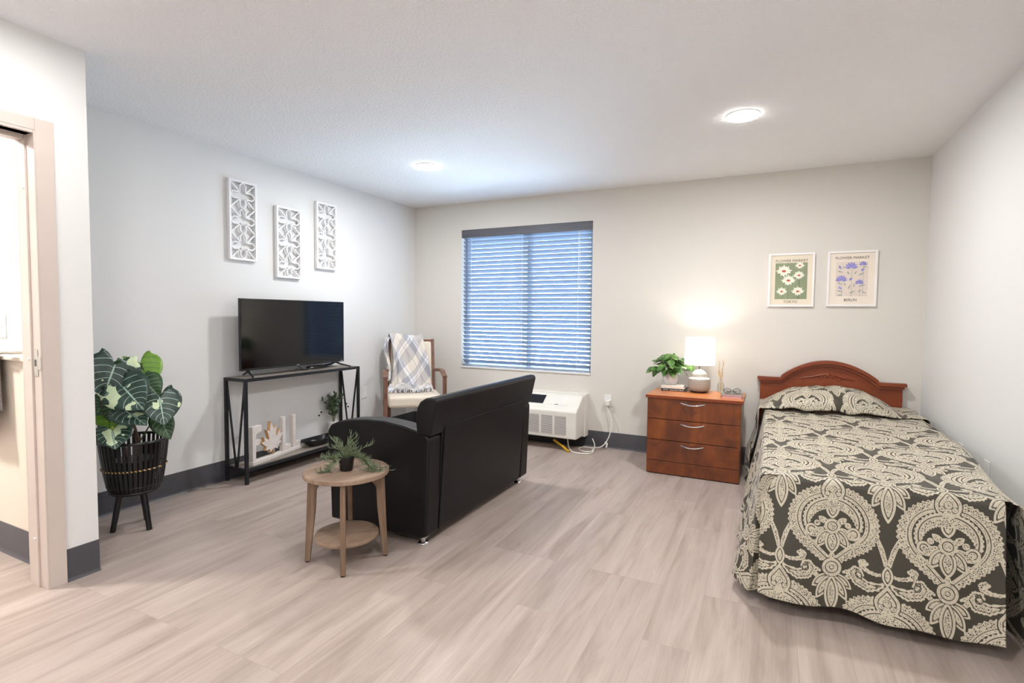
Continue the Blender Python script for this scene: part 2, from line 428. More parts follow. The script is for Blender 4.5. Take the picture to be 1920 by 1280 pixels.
# ================================================================== WALL ART PANELS (left wall)
M['panel'] = plain('white_painted_lattice', (240, 238, 238), .55, var=.02)
def panel(y0, y1, z0, z1, label):
    t = thing('lattice_wall_panel', label, 'wall decor', (0, (y0 + y1) / 2, z0), group='white lattice wall panels')
    w = (y1 - y0) / 2; h = z1 - z0; f = .016; dx0, dx1 = .006, .032
    b = MB(); b.box(dx0 - .005, dx1, -w, -w + f, 0, h); b.box(dx0 - .005, dx1, w - f, w, 0, h); b.box(dx0 - .005, dx1, -w + f, w - f, 0, f); b.box(dx0 - .005, dx1, -w + f, w - f, h - f, h)
    b.build('frame', M['panel'], t, bevel=.0015)
    b = MB(); iw = w - f; n = 3; ch = (h - 2 * f) / n; lw = .0085; X = .020
    def ln(p, q): b.bar((X, p[0], p[1]), (X, q[0], q[1]), .016, lw, (0, q[1] - p[1], -(q[0] - p[0])) if True else None)
    for i in range(n):
        cz = f + ch * (i + .5); a = ch / 2; g = .024; arm = a - .001
        # quatrefoil / cross with rounded arm ends
        pts = []
        armw = iw - .001
        for q, (L) in enumerate((armw, arm, armw, arm)):
            th = q * PI / 2
            base = [(g, -g), (L - .022, -g * 1.05), (L - .006, -g * .5), (L, 0), (L - .006, g * .5), (L - .022, g * 1.05)]
            for (u, v) in base:
                pts.append((u * math.cos(th) - v * math.sin(th), cz + u * math.sin(th) + v * math.cos(th)))
        for k in range(len(pts)): ln(pts[k], pts[(k + 1) % len(pts)])
        for sy_ in (-1, 1):
            for sz_ in (-1, 1): ln((sy_ * g, cz + sz_ * g), (sy_ * iw, cz + sz_ * (a - .002)))
    b.build('lattice', M['panel'], t)
panel(2.556, 2.787, 1.642, 2.234, 'white lattice wall panel, nearest the doorway and largest')
panel(2.967, 3.212, 1.537, 2.115, 'white lattice wall panel hung lowest, in the middle of three')
panel(3.382, 3.615, 1.644, 2.231, 'white lattice wall panel nearest the window corner')

# ================================================================== CONSOLE TABLE
ct = thing('console_table', 'long narrow black metal console table with grey wood shelves under the television', 'console table', (.132, 3.085, 0))
cx, cy = .118, .585; tb = .022
for (x, y) in ((-1, -1), (1, -1), (-1, 1), (1, 1)):
    MB().box(x * cx - tb / 2 * (1 + x) , x * cx + tb / 2 * (1 - x), y * cy - tb / 2 * (1 + y), y * cy + tb / 2 * (1 - y), 0.0, .77).build('leg', M['black_metal'], ct, bevel=.0015)
for (zt_, h_, nm) in ((.77, .022, 'tabletop'), (.115, .022, 'shelf')):
    b = MB()
    for s_ in (-1, 1):
        b.box(s_ * cx - tb / 2 * (1 + s_), s_ * cx + tb / 2 * (1 - s_), -cy + tb, cy - tb, zt_ - h_, zt_)
        b.box(-cx + tb, cx - tb, s_ * cy - tb / 2 * (1 + s_), s_ * cy + tb / 2 * (1 - s_), zt_ - h_, zt_)
    b.build(nm + '_frame', M['black_metal'], ct, bevel=.001)
    MB().box(-cx + tb, cx - tb, -cy + tb, cy - tb, zt_ - .016, zt_ + .001).build(nm, M['grey_wood'], ct)
for s_ in (-1, 1):
    y = s_ * (cy - tb / 2)
    for q in (-1, 1):
        MB().bar((q * (cx - tb * .9), y, .748), (q * .008, y, .115), .011, .011, (0, 1, 0)).build('brace', M['black_metal'], ct)

# ================================================================== TELEVISION
tv = thing('television', 'black flat screen television on the console table', 'television', (.135, 3.062, .771))
hw_ = .517; zb, zt_ = .047, .583
b = MB(); b.box(-.012, .012, -hw_, hw_, zb, zt_); b.build('casing', M['black_plastic'], tv, bevel=.003)
MB().box(-.045, -.012, -.36, .36, zb + .03, zb + .32).build('rear_housing', M['black_plastic'], tv, bevel=.012)
m = NT('glossy_screen', srgb(6, 6, 8), .07, 0, .5); m.to(m.ramp(m.noise(m.coord(), 3), [(0, srgb(4, 4, 6)), (1, srgb(7, 7, 9))]), 'Base Color'); M['screen'] = m.m
MB().box(.012, .0132, -hw_ + .007, hw_ - .007, zb + .016, zt_ - .007).build('screen', M['screen'], tv)
for y, dy in ((-.450, -.040), (.425, .078)):
    b = MB()
    for s_ in (-1, 1):
        b.tube([(0, y, zb + .003), (s_ * .030, y + dy * s_ * .3, .030), (s_ * .108, y + dy * s_, .006)], [.010, .008, .006], 8)
    b.build('foot', M['black_plastic'], tv, smooth=True)
def text(name, body, size, mat, parent, Mx, extrude=.0004, sx=1.0, bold=0):
    cu = bpy.data.curves.new(name, 'FONT'); cu.body = body; cu.size = size; cu.extrude = extrude; cu.align_x = 'CENTER'; cu.align_y = 'CENTER'; cu.offset = bold; cu.resolution_u = 3
    tmp = bpy.data.objects.new(name, cu); C.objects.link(tmp)
    bpy.context.view_layer.update()
    me = bpy.data.meshes.new_from_object(tmp.evaluated_get(bpy.context.evaluated_depsgraph_get()))
    bpy.data.objects.remove(tmp)
    me.transform(Mx @ Matrix.Diagonal((sx, 1, 1, 1)).to_4x4()); me.name = name
    me.materials.clear(); me.materials.append(mat)
    o = bpy.data.objects.new(name, me); C.objects.link(o); o.parent = parent
    return o
FACE_X = Matrix(((0, 0, 1, 0), (1, 0, 0, 0), (0, 1, 0, 0), (0, 0, 0, 1)))     # text facing +x, reading along +y
FACE_Y = Matrix(((1, 0, 0, 0), (0, 0, -1, 0), (0, 1, 0, 0), (0, 0, 0, 1)))    # text facing -y, reading along +x
M['logo'] = plain('logo_grey', (205, 205, 208), .5, var=.01)
text('logo', 'onn', .013, M['logo'], tv, Matrix.Translation((.0134, .0, zb + .009)) @ FACE_X, .0002, 1.2, .0004)
text('logo', 'HDMI', .008, M['logo'], tv, Matrix.Translation((.0134, hw_ - .03, zb + .009)) @ FACE_X, .0002, 1.3, .0002)
# cables under the tv
b = MB(); rnd = random.Random(3)
for k in range(3):
    pts = []
    for i in range(40):
        a = i / 39 * 2 * PI * 1.6 + k
        pts.append((.0 + .035 * math.sin(a * 1.0 + k), .20 + .10 * math.cos(a + k * .7) + .01 * k, .009 + .012 * abs(math.sin(a * .8 + k)) + k * .004))
    b.tube(pts, .0028, 6)
b.tube([(.03, -.05, .006), (.0, -.01, .022), (.02, .04, .007), (.01, .1, .008)], .0028, 6)
b.tube([(-.02, .02, .05), (-.01, .05, .015), (.02, .12, .008)], .0028, 6)
cb = b.build('television_cable', M['black_plastic'], None, smooth=True)
cb.location = (.135, 3.062, .771); tag(cb, 'loose loops of black cable lying under the television', 'cable')

# wall plate behind console + plates
def plate(name, loc, face, label, kind='outlet', plug=False):
    t = thing(name, label, 'wall plate' if kind != 'outlet' else 'power outlet', loc)
    t.rotation_euler = (0, 0, {'+x': PI / 2, '-y': 0, '-x': -PI / 2}[face])     # local: faces -y
    MB().box(-.036, .036, -.006, -.0005, -.058, .058).build('cover_plate', M['white'], t, bevel=.002)
    if kind == 'outlet':
        for z in (-.02, .02): MB().box(-.016, .016, -.0075, -.006, z - .014, z + .014).build('socket', M['white'], t, bevel=.002)
    if kind == 'switch':
        MB().box(-.006, .006, -.018, -.006, -.004, .012).build('toggle', M['white'], t, bevel=.001)
    return t
plate('wall_outlet', (0, 4.0, .47), '+x', 'pale outlet plate on the wall right of the console table')
o1 = plate('wall_outlet', (2.255, D, .452), '-y', 'white wall outlet with a plug, beside the air conditioner')
plate('light_switch', (.118, 1.2400, 1.165), '-y', 'white light switch on the bathroom wall', 'switch')
for (y, lab) in ((3.89, 'white outlet low on the right wall, closer to the headboard'), (3.47, 'white outlet low on the right wall, closer to the foot of the bed')):
    t = plate('wall_outlet', (W, y, .464), '-x', lab)

# ================================================================== FALL SIGN
sg = thing('word_sign', 'whitewashed carved wooden FALL sign with a maple leaf for the A, on the low shelf', 'sign', (.196, 2.575, .116), math.radians(13))
def ext(poly, y0, z0, d0=-.018, d1=.018, s=1): return MB().prism([(p[0] * s + y0, p[1] * s + z0) for p in poly], lambda a, c: (d0, a, c), lambda a, c: (d1, a, c))
MB().box(-.03, .03, 0, .615, 0, .026).build('sign_base', M['whitewash'], sg, bevel=.003)
Fp = [(0, 0), (.045, 0), (.045, .115), (.10, .115), (.10, .155), (.045, .155), (.045, .20), (.125, .215), (.125, .262), (.0, .262)]
ext([(x * .8, z) for x, z in Fp], .005, .026).build('letter_f', M['whitewash'], sg, bevel=.003)
half = [(.006, -.055), (.050, -.078), (.044, -.048), (.100, -.040), (.082, -.014), (.140, .042), (.098, .040), (.100, .078), (.052, .036), (.040, .046), (.058, .125), (.026, .104)]
leaf = [(0, -.10)] + half + [(0, .180)] + [(-x, y) for x, y in reversed(half)]
lf = ext([(x * math.cos(.15) - y * math.sin(.15), x * math.sin(.15) + y * math.cos(.15)) for x, y in leaf], .235, .128, -.014, .014, .93)
lo_ = lf.build('maple_leaf', M['whitewash'], sg)
lo_.data.materials.append(M['raw_wood'])
for p_ in lo_.data.polygons:
    if abs(p_.normal.x) < .7: p_.material_index = 1
Lp = [(0, 0), (.10, 0), (.10, .04), (.035, .045), (.038, .275), (0, .275)]
ext(Lp, .345, .026).build('letter_l', M['whitewash'], sg, bevel=.003)
ext([(x, z * .97) for x, z in Lp], .475, .026).build('letter_l', M['whitewash'], sg, bevel=.003)

# ================================================================== LEAVES helper
def heart(b, base, tip, nrm, width, fold=.25, droop=.15, n=8, sinus=.18):
    """a heart shaped leaf; base = petiole joint, tip, nrm = upper side"""
    base, tip, nrm = Vector(base), Vector(tip), Vector(nrm).normalized()
    d = tip - base; L = d.length; d.normalize()
    s = d.cross(nrm).normalized(); nrm = s.cross(d).normalized()
    prof = []
    for i in range(n + 1):
        t = i / n
        w = (math.sin(PI * min(1, t) ** .62)) ** .8 * (1 - .25 * t)
        prof.append((t, w))
    idx = []; start = len(b.v); vs = []; fs = []
    cols = 4
    for i, (t, w) in enumerate(prof):
        row = []
        for j in range(-cols, cols + 1):
            q = j / cols
            back = -sinus * math.sin(PI * abs(q) ** 1.0) * (1 - t) ** 2 if t < 1 else 0
            back = -sinus * (1 - (1 - abs(q)) ** 2) * (1 - t) ** 3 * 1.3
            tt = t + back
            ww = w * width / 2 * q
            if i == 0: ww = width * .30 * q
            h = -droop * L * t * t + fold * abs(ww) - .5 * fold * ww * ww / max(width / 2, 1e-6) - .03 * L * math.sin(t * 9 + q * 3)* abs(q)
            vs.append(base + d * (tt * L) + s * ww + nrm * h)
    m_ = 2 * cols + 1
    for i in range(n):
        for j in range(m_ - 1):
            fs.append((i * m_ + j, i * m_ + j + 1, (i + 1) * m_ + j + 1, (i + 1) * m_ + j))
    b.add(vs, fs)

# ================================================================== MONSTERA IN BLACK BASKET
pl = thing('potted_plant', 'large variegated broad-leaf plant in a black slatted basket on three legs', 'potted plant', (.345, 1.715, 0))
# basket
R0, R1, Z0, Z1 = .118, .168, .215, .515
def br(z):
    t = (z - Z0) / (Z1 - Z0); return R0 + (R1 - R0) * (min(1, t * 1.0)) ** .6
sl_ = MB(); ns = 40
for k in range(ns):
    a = 2 * PI * k / ns
    pts = []
    for i in range(9):
        z = Z0 + (Z1 - Z0) * i / 8; r = br(z); pts.append((r * math.cos(a), r * math.sin(a), z))
    for i in range(8):
        sl_.bar(pts[i], pts[i + 1], .0165, .003, (math.cos(a), math.sin(a), 0))
bk = sl_.build('basket', M['black_plastic'], pl)
for z, rr in ((Z1, .008), (Z0 + .045, .003), (Z0 + .012, .006)):
    r = br(z); b = MB(); b.tube([(r * math.cos(2 * PI * k / 40), r * math.sin(2 * PI * k / 40), z) for k in range(40)], rr, 8, closed=True)
    b.build('basket_rim', M['black_plastic'], bk, smooth=True)
MB().lathe([(R0 - .003, Z0), (R0, Z0 + .012)], (0, 0, 0), 32).build('basket_floor', M['black_plastic'], bk)
m = NT('twisted_gold_and_black_cord', rough=.6)
mp = m.n('TexWave', {'Vector': m.coord(), 'Scale': 24.0, 'Distortion': 0.0}); mp.bands_direction = 'DIAGONAL'
m.to(m.ramp(mp.outputs[0], [(.5, srgb(18, 17, 18)), (.62, srgb(206, 162, 96))], 'CONSTANT'), 'Base Color'); M['cord2'] = m.m
b = MB(); zz = .36; r = br(zz) + .004
b.tube([(r * math.cos(2 * PI * k / 60), r * math.sin(2 * PI * k / 60), zz) for k in range(60)], .0045, 6, closed=True)
b.build('cord_band', M['cord2'], bk, smooth=True)
for a in (math.radians(-105), math.radians(5), math.radians(125)):
    ca, sa = math.cos(a), math.sin(a)
    MB().tube([(.07 * ca, .07 * sa, Z0 + .01), (.112 * ca, .112 * sa, 0.0)], [.017, .014], 14).build('leg', M['black_plastic'], pl, smooth=True)
# inner pot + soil, trunks
M['soil'] = plain('dark_soil', (40, 32, 28), .95, var=.4, vs=60)
MB().lathe([(.085, Z0 + .013), (.105, .40)], (0, 0, 0), 28).build('inner_pot', M['black_plastic'], pl, smooth=True)
M['bark'] = plain('brown_stem', (84, 62, 54), .8, var=.3, vs=40)
M['stem'] = plain('green_brown_petiole', (96, 102, 66), .6, var=.2, vs=30)
b = MB()
b.tube([(.01, .01, .38), (.01, .015, .50), (-.02, .0, .62), (-.05, .01, .70)], [.013, .013, .011, .008], 8)
b.tube([(-.03, -.01, .38), (-.07, -.02, .47), (-.10, -.02, .57), (-.12, -.01, .66)], [.010, .010, .008, .006], 8)
b.build('trunk', M['bark'], pl, smooth=True)
def leafmat(name, dark, mid, pale, vein, pal=.62):
    m = NT(name, rough=.38, spec=.5)
    uvn = m.n('Attribute', attribute_name='leaf_uv').outputs['Vector']
    x = m.n('SeparateXYZ', {0: uvn}); q, t = x.outputs[0], x.outputs[1]
    aq = m.math('ABSOLUTE', q)
    # herringbone veins running out and forward from the midrib
    ph = m.math('SUBTRACT', t, m.math('MULTIPLY', aq, .32))
    fr_ = m.math('FRACT', m.math('MULTIPLY', ph, 6.5))
    v1 = m.math('LESS_THAN', m.math('ABSOLUTE', m.math('SUBTRACT', fr_, .5)), .045)
    v1 = m.math('MULTIPLY', v1, m.math('LESS_THAN', aq, .82))
    v2 = m.math('LESS_THAN', aq, .035)
    ve = m.math('MAXIMUM', v1, v2)
    n = m.noise(m.coord(), 16, 4, .6)
    col = m.ramp(n, [(.3, dark), (.7, mid)])
    pn = m.noise(m.coord(), 9, 2, .5)
    pm = m.math('MULTIPLY', m.math('GREATER_THAN', pn, pal), m.math('GREATER_THAN', aq, .06))
    col = m.mix(pm, col, pale)
    col = m.mix(m.math('MULTIPLY', ve, .8), col, vein)
    m.to(col, 'Base Color'); return m.m
M['leafA'] = leafmat('variegated_leaf', srgb(26, 46, 38), srgb(48, 72, 60), srgb(206, 220, 178), srgb(176, 206, 190), .61)
M['leafB'] = leafmat('yellow_green_leaf', srgb(84, 128, 34), srgb(120, 158, 52), srgb(176, 200, 74), srgb(48, 74, 24), .60)
M['leafC'] = leafmat('deep_green_leaf', srgb(34, 58, 32), srgb(54, 86, 46), srgb(190, 208, 160), srgb(140, 170, 140), .70)
def bigleaf(base, tip, nrm, width, mat, parent, stem_from, droop=.15, fold=.22, sinus=.30):
    b = MB(); heart(b, base, tip, nrm, width, fold, droop, 14, sinus)
    o = b.build('leaf', mat, parent, smooth=True, fix=False, thick=.0012, sharp=80)
    at = o.data.attributes.new('leaf_uv', 'FLOAT_VECTOR', 'POINT')
    vals = []
    for i in range(15):
        for j in range(-4, 5): vals += [j / 4, i / 14, 0]
    at.data.foreach_set('vector', vals)
    bs = Vector(base); sf = Vector(stem_from)
    mid = (bs + sf) / 2 + Vector((0, 0, .03))
    MB().tube([sf, mid, bs - Vector(nrm).normalized() * .002], [.0045, .004, .0028], 6).build('petiole', M['stem'], o, smooth=True)
O = Vector((.345, 1.715, 0))
cdir = Vector((.85, -.5, .1))       # towards the room
LV = [  # petiole joint, tip, width, upper side, material, where the stalk leaves the trunk
    ((.360, 1.620, .949), (.393, 1.538, .779), .25, (.84, -.30, .42), 'leafA', (-.12, -.01, .64)),
    ((.312, 1.775, .947), (.436, 1.762, .825), .20, (.75, -.35, .50), 'leafB', (-.05, .01, .70)),
    ((.448, 1.613, .834), (.607, 1.619, .730), .23, (.62, -.66, .42), 'leafA', (-.05, .01, .69)),
    ((.565, 1.734, .768), (.658, 1.705, .633), .20, (.82, -.40, .38), 'leafA', (-.03, .0, .62)),
    ((.425, 1.567, .597), (.530, 1.525, .530), .18, (.75, -.35, .55), 'leafA', (-.10, -.02, .55)),
    ((.440, 1.624, .700), (.604, 1.635, .649), .17, (.45, -.45, .75), 'leafA', (-.09, -.02, .60)),
    ((.233, 1.636, .734), (.216, 1.579, .663), .14, (.80, -.40, .45), 'leafC', (-.12, -.01, .65)),
    ((.304, 1.671, .735), (.259, 1.620, .623), .18, (.85, -.45, .25), 'leafC', (-.12, -.01, .65)),
    ((.488, 1.778, .633), (.564, 1.787, .525), .12, (.80, -.50, .25), 'leafC', (.01, .015, .48)),
    ((.224, 1.649, .646), (.277, 1.626, .569), .14, (.90, -.40, .10), 'leafB', (-.10, -.02, .55)),
    ((.426, 1.737, .849), (.541, 1.745, .774), .15, (.80, -.50, .35), 'leafC', (-.05, .01, .70)),
    ((.293, 1.719, .920), (.250, 1.700, .800), .18, (.80, -.40, .30), 'leafC', (-.12, -.01, .65))]
for (bs, tp, wd_, nn, mt, sf) in LV:
    bigleaf(Vector(bs) - O, Vector(tp) - O, nn, wd_ * 1.12, M[mt], pl, sf)

# ================================================================== SIDE TABLE
stx, sty, sth = 1.712, 1.975, .462
stb = thing('side_table', 'round oak side table with a lower shelf beside the sofa', 'side table', (stx, sty, 0), math.radians(-7))
MB().lathe([(.203, sth - .024), (.2085, sth - .021), (.210, sth - .012), (.2085, sth - .003), (.205, sth)], (0, 0, 0), 72).build('tabletop', M['oak'], stb, smooth=True)
MB().lathe([(.155, .118), (.157, .122), (.157, .132), (.155, .136)], (0, 0, 0), 60).build('lower_shelf', M['oak'], stb, smooth=True)
zt_ = sth - .024
for k in range(4):
    a = PI / 4 + k * PI / 2
    ca, sa = math.cos(a), math.sin(a)
    prof = [(.178, .006), (.202, .006), (.186, zt_ - .03), (.184, zt_), (.03, zt_), (.03, zt_ - .032), (.095, zt_ - .033), (.118, zt_ - .040), (.134, zt_ - .056), (.145, zt_ - .075), (.150, .26)]
    f = lambda off: (lambda r, z: (r * ca - off * sa, r * sa + off * ca, z))
    MB().prism(prof, f(-.012), f(.012)).build('leg', M['oak_leg'], stb, bevel=.002)
    MB().prism([(.181, 0), (.199, 0), (.199, .006), (.181, .006)], f(-.009), f(.009)).build('foot_glide', M['black_plastic'], stb)

# plant on side table: black pot and wiry green sprigs
sp2 = thing('potted_succulent', 'small black pot of wiry trailing green sprigs on the round side table', 'potted plant', (1.725, 1.96, sth))
MB().lathe([(.029, 0), (.031, .002), (.039, .066), (.039, .071), (.035, .071), (.033, .06)], (0, 0, 0), 28).build('pot', M['black_plastic'], sp2, smooth=True)
M['sprig'] = plain('grey_green_sprig', (100, 114, 84), .6, var=.35, vs=25)
b = MB(); rnd = random.Random(11)
def sprig(b, p0, dirv, L, sag, rnd, nseg=9, ll=.031, r=.0015):
    p = Vector(p0); d = Vector(dirv).normalized(); pts = [p.copy()]
    for i in range(nseg):
        d = (d + Vector((rnd.uniform(-.12, .12), rnd.uniform(-.12, .12), -sag + rnd.uniform(-.08, .08)))).normalized()
        p = p + d * L / nseg
        if p.z < .004: p.z = .004; d.z = abs(d.z) * .2
        pts.append(p.copy())
        for k in range(2):
            s_ = Vector((rnd.uniform(-1, 1), rnd.uniform(-1, 1), rnd.uniform(-.4, 1)))
            q = (d * .7 + s_ * .8).normalized(); l = ll * rnd.uniform(.7, 1.3)
            e1 = p + q * l * .5; e2 = p + (q + Vector((0, 0, .3))).normalized() * l
            if e2.z < .002: e2.z = .002
            if e1.z < .002: e1.z = .002
            b.tube([p, e1, e2], [.0015, .0018, .0008], 4)
    b.tube(pts, r, 5)
Rv = Vector((.897, .442, 0))
for k in range(24):
    a = rnd.uniform(0, 2 * PI); el = rnd.uniform(.25, 1.42)
    dv = Vector((math.cos(a), math.sin(a), math.tan(min(el, 1.38)))); L = rnd.uniform(.08, .135)
    sprig(b, (rnd.uniform(-.018, .018), rnd.uniform(-.018, .018), .060), dv, L, rnd.uniform(.06, .2), rnd, 6)
for k in range(9):     # trailing to the right and one to the left
    dv = Rv * rnd.uniform(.9, 1.2) + Vector((rnd.uniform(-.25, .25), rnd.uniform(-.25, .3), .45))
    sprig(b, (.01, 0, .07), dv, rnd.uniform(.14, .24), .22, rnd, 10)
for k in range(3):
    dv = -Rv * .7 + Vector((.1, rnd.uniform(-.6, -.3), .2)); sprig(b, (-.02, -.02, .07), dv, rnd.uniform(.11, .15), .4, rnd, 8)
b.build('foliage', M['sprig'], sp2, smooth=True)

# ================================================================== SOFA
sf = thing('sofa', 'black leather two-seat sofa with curved arms seen from behind', 'sofa', (1.66, 2.895, 0))
ox, oy = 1.66, 2.895; hl = .645                       # half length along y
def curve_arm():
    pts = [(1.965, .045), (2.002, .06), (2.022, .585), (2.005, .606), (1.97, .622), (1.85, .645), (1.72, .657), (1.60, .655), (1.48, .642), (1.38, .622), (1.325, .598), (1.302, .565), (1.300, .52), (1.318, .30), (1.325, .05), (1.335, .045)]
    return [(x - ox, z) for x, z in pts]
for s_ in (-1, 1):
    ya, yb = (-hl, -hl + .115) if s_ < 0 else (hl - .115, hl)
    pr = curve_arm()
    MB().prism(pr, lambda x, z: (x, ya, z), lambda x, z: (x, yb, z)).build('arm', M['leather'], sf, smooth=True, bevel=.016, seg=4, sharp=40)
in_ = hl - .117
MB().box(1.36 - ox, 1.90 - ox, -in_, in_, .05, .30).build('seat_base', M['leather'], sf, bevel=.02, seg=3)
for s_ in (0, 1):
    y0 = -in_ + s_ * in_ + .002; y1 = y0 + in_ - .004
    MB().box(1.335 - ox, 1.84 - ox, y0, y1, .302, .445).build('seat_cushion', M['leather'], sf, bevel=.03, seg=4)
# lower back panel, leaning
def lean(pts): return [(x - ox, z) for x, z in pts]
b = MB(); b.prism(lean([(1.86, .05), (1.990, .05), (2.030, .62), (1.89, .62)]), lambda x, z: (x, -in_, z), lambda x, z: (x, in_, z))
b.build('lower_back', M['leather'], sf, bevel=.006)
up = lean([(1.945, .600), (2.026, .600), (2.068, .785), (2.066, .801), (2.052, .809), (2.03, .810), (1.995, .804), (1.962, .784), (1.942, .75), (1.932, .68)])
b = MB(); b.prism(up, lambda x, z: (x, -hl - .002, z), lambda x, z: (x, hl + .002, z))
b.build('upper_back', M['leather'], sf, smooth=True, bevel=.012, seg=3, sharp=40)
inb = lean([(1.84, .45), (1.885, .45), (1.928, .60), (1.932, .74), (1.915, .755), (1.885, .745), (1.855, .62)])
for s_ in (0, 1):
    y0 = -in_ + s_ * in_ + .002; y1 = y0 + in_ - .004
    MB().prism(inb, lambda x, z: (x, y0, z), lambda x, z: (x, y1, z)).build('back_cushion', M['leather'], sf, bevel=.02, seg=3)
# connecting panel behind the upper back, flush with the lower one
b = MB(); b.prism(lean([(1.975, .06), (1.998, .06), (2.040, .64), (2.01, .64)]), lambda x, z: (x, -in_ + .012, z), lambda x, z: (x, in_ - .012, z))
b.build('rear_panel', M['leather'], sf, bevel=.004)
for x in (1.95, 1.37):
    for y in (-hl + .05, hl - .05):
        MB().lathe([(.030, 0), (.031, .004), (.026, .012), (.013, .018), (.013, .032), (.028, .038), (.028, .046)], (x - ox, y, 0), 24).build('chrome_foot', M['chrome'], sf, smooth=True)

# ================================================================== ARMCHAIR
P0 = Vector((.430, 3.810, 0)); wd3 = Vector((.744, .668, 0)); bk3 = Vector((-.668, .744, 0))
ac = thing('armchair', 'wooden armchair with cream upholstery in the corner beneath the throw', 'armchair', P0 + wd3 * .275, math.atan2(wd3.y, wd3.x))
# local: x along width (-.275..+.275), y = backwards
hwc = .275
for s_ in (-1, 1):
    x = s_ * (hwc - .0)
    f = lambda off: (lambda y, z: (x + off, y, z))
    post = [(-.018, 0), (.016, 0), (.022, .30), (.026, .47), (.018, .52), (.016, .58), (.020, .648), (-.020, .648), (-.022, .58), (-.02, .52), (-.012, .47), (-.020, .30)]
    MB().prism(post, f(-.018), f(.018)).build('leg', M['walnut'], ac, bevel=.004)
    arm = [(-.022, .649), (.03, .652), (.12, .676), (.20, .685), (.40, .673), (.40, .701), (.20, .713), (.115, .706), (.02, .679), (-.022, .673)]
    MB().prism(arm, f(-.022), f(.022)).build('armrest', M['walnut'], ac, bevel=.005)
    xb = s_ * .222
    g_ = lambda off: (lambda y, z: (xb + off, y, z))
    back = [(.500, 0), (.535, 0), (.455, .40), (.45, .55), (.540, .992), (.512, .998), (.410, .55), (.412, .40)]
    MB().prism(back, g_(-.016), g_(.016)).build('leg', M['walnut'], ac, bevel=.004)
    MB().box(min(xb, x), max(xb, x), .36, .40, .673, .701).build('arm_joint', M['walnut'], ac, bevel=.003)
    MB().box(x - .012, x + .012, .02, .43, .352, .388).build('side_rail', M['walnut'], ac, bevel=.003)
MB().box(-.22, .22, .508, .53, .955, .992).build('back_rail', M['walnut'], ac, bevel=.004); MB().box(-.22, .22, .42, .445, .38, .42).build('back_rail', M['walnut'], ac, bevel=.004)
MB().box(-hwc + .022, hwc - .022, -.03, .42, .375, .485).build('seat', M['cushion'], ac, bevel=.03, seg=4, smooth=True)
fb = lambda x_: (lambda y, z: (x_, y, z))
MB().prism([(.370, .50), (.435, .50), (.518, .965), (.468, .975)], fb(-.203), fb(.203)).build('backrest', M['cushion'], ac, bevel=.018, seg=3, smooth=True)

# throw blanket (chair-local coordinates)
def throwmat():
    m = NT('plaid_woven_throw', rough=.95, spec=.1)
    uv = m.n('Attribute', attribute_name='cloth_uv').outputs['Vector']
    v = m.mapping(uv, (1, 1, 1), (0, 0, math.radians(38)))
    x = m.n('SeparateXYZ', {0: v})
    def stripes(c, per, stops):
        return m.ramp(m.math('FRACT', m.math('MULTIPLY', c, 1 / per)), stops, 'CONSTANT')
    A = [(0, srgb(244, 243, 245)), (.05, srgb(196, 196, 204)), (.09, srgb(238, 236, 236)), (.15, srgb(232, 224, 214)), (.46, srgb(138, 138, 146)), (.475, srgb(232, 224, 214)), (.72, srgb(178, 178, 184)), (.97, srgb(244, 243, 245))]
    B = [(0, srgb(244, 244, 247)), (.04, srgb(204, 204, 212)), (.08, srgb(240, 239, 238)), (.14, srgb(184, 184, 190)), (.5, srgb(150, 150, 158)), (.515, srgb(236, 230, 222)), (.80, srgb(192, 192, 198)), (.98, srgb(244, 244, 247))]
    c = m.mix(.5, stripes(x.outputs[0], .34, A), stripes(x.outputs[1], .31, B))
    c = m.mix(.45, c, m.mix(1.0, c, c, 'MULTIPLY'))
    m.to(c, 'Base Color'); m.bump(m.noise(m.mapping(uv, (400, 400, 1)), 1, 2), .3, .002)
    m.b.inputs['Sheen Weight'].default_value = .2
    return m.m
M['throw'] = throwmat()
th = thing('throw_blanket', 'grey and cream plaid throw blanket draped over the chair back', 'blanket', ac.location, ac.rotation_euler[2])
def spine(s):
    """profile over the chair back: s metres along the cloth from its rear hem -> (y, z, out normal)"""
    pts = [(.560, .60), (.575, .80), (.572, .99), (.545, 1.022), (.505, 1.024), (.470, 1.000), (.430, .86), (.375, .62), (.345, .515), (.27, .500), (.20, .498)]
    cum = [0]
    for i in range(1, len(pts)): cum.append(cum[-1] + math.dist(pts[i], pts[i - 1]))
    s = max(0, min(cum[-1] - 1e-6, s * cum[-1]))
    for i in range(1, len(pts)):
        if s <= cum[i]:
            t = (s - cum[i - 1]) / (cum[i] - cum[i - 1]); a, c = pts[i - 1], pts[i]
            y, z = a[0] + (c[0] - a[0]) * t, a[1] + (c[1] - a[1]) * t
            dy, dz = c[0] - a[0], c[1] - a[1]; l = math.hypot(dy, dz)
            return y, z, (dz / l * 1.0, -dy / l), cum[-1]
    return pts[-1][0], pts[-1][1], (0, 1), cum[-1]
LT = spine(0)[3]
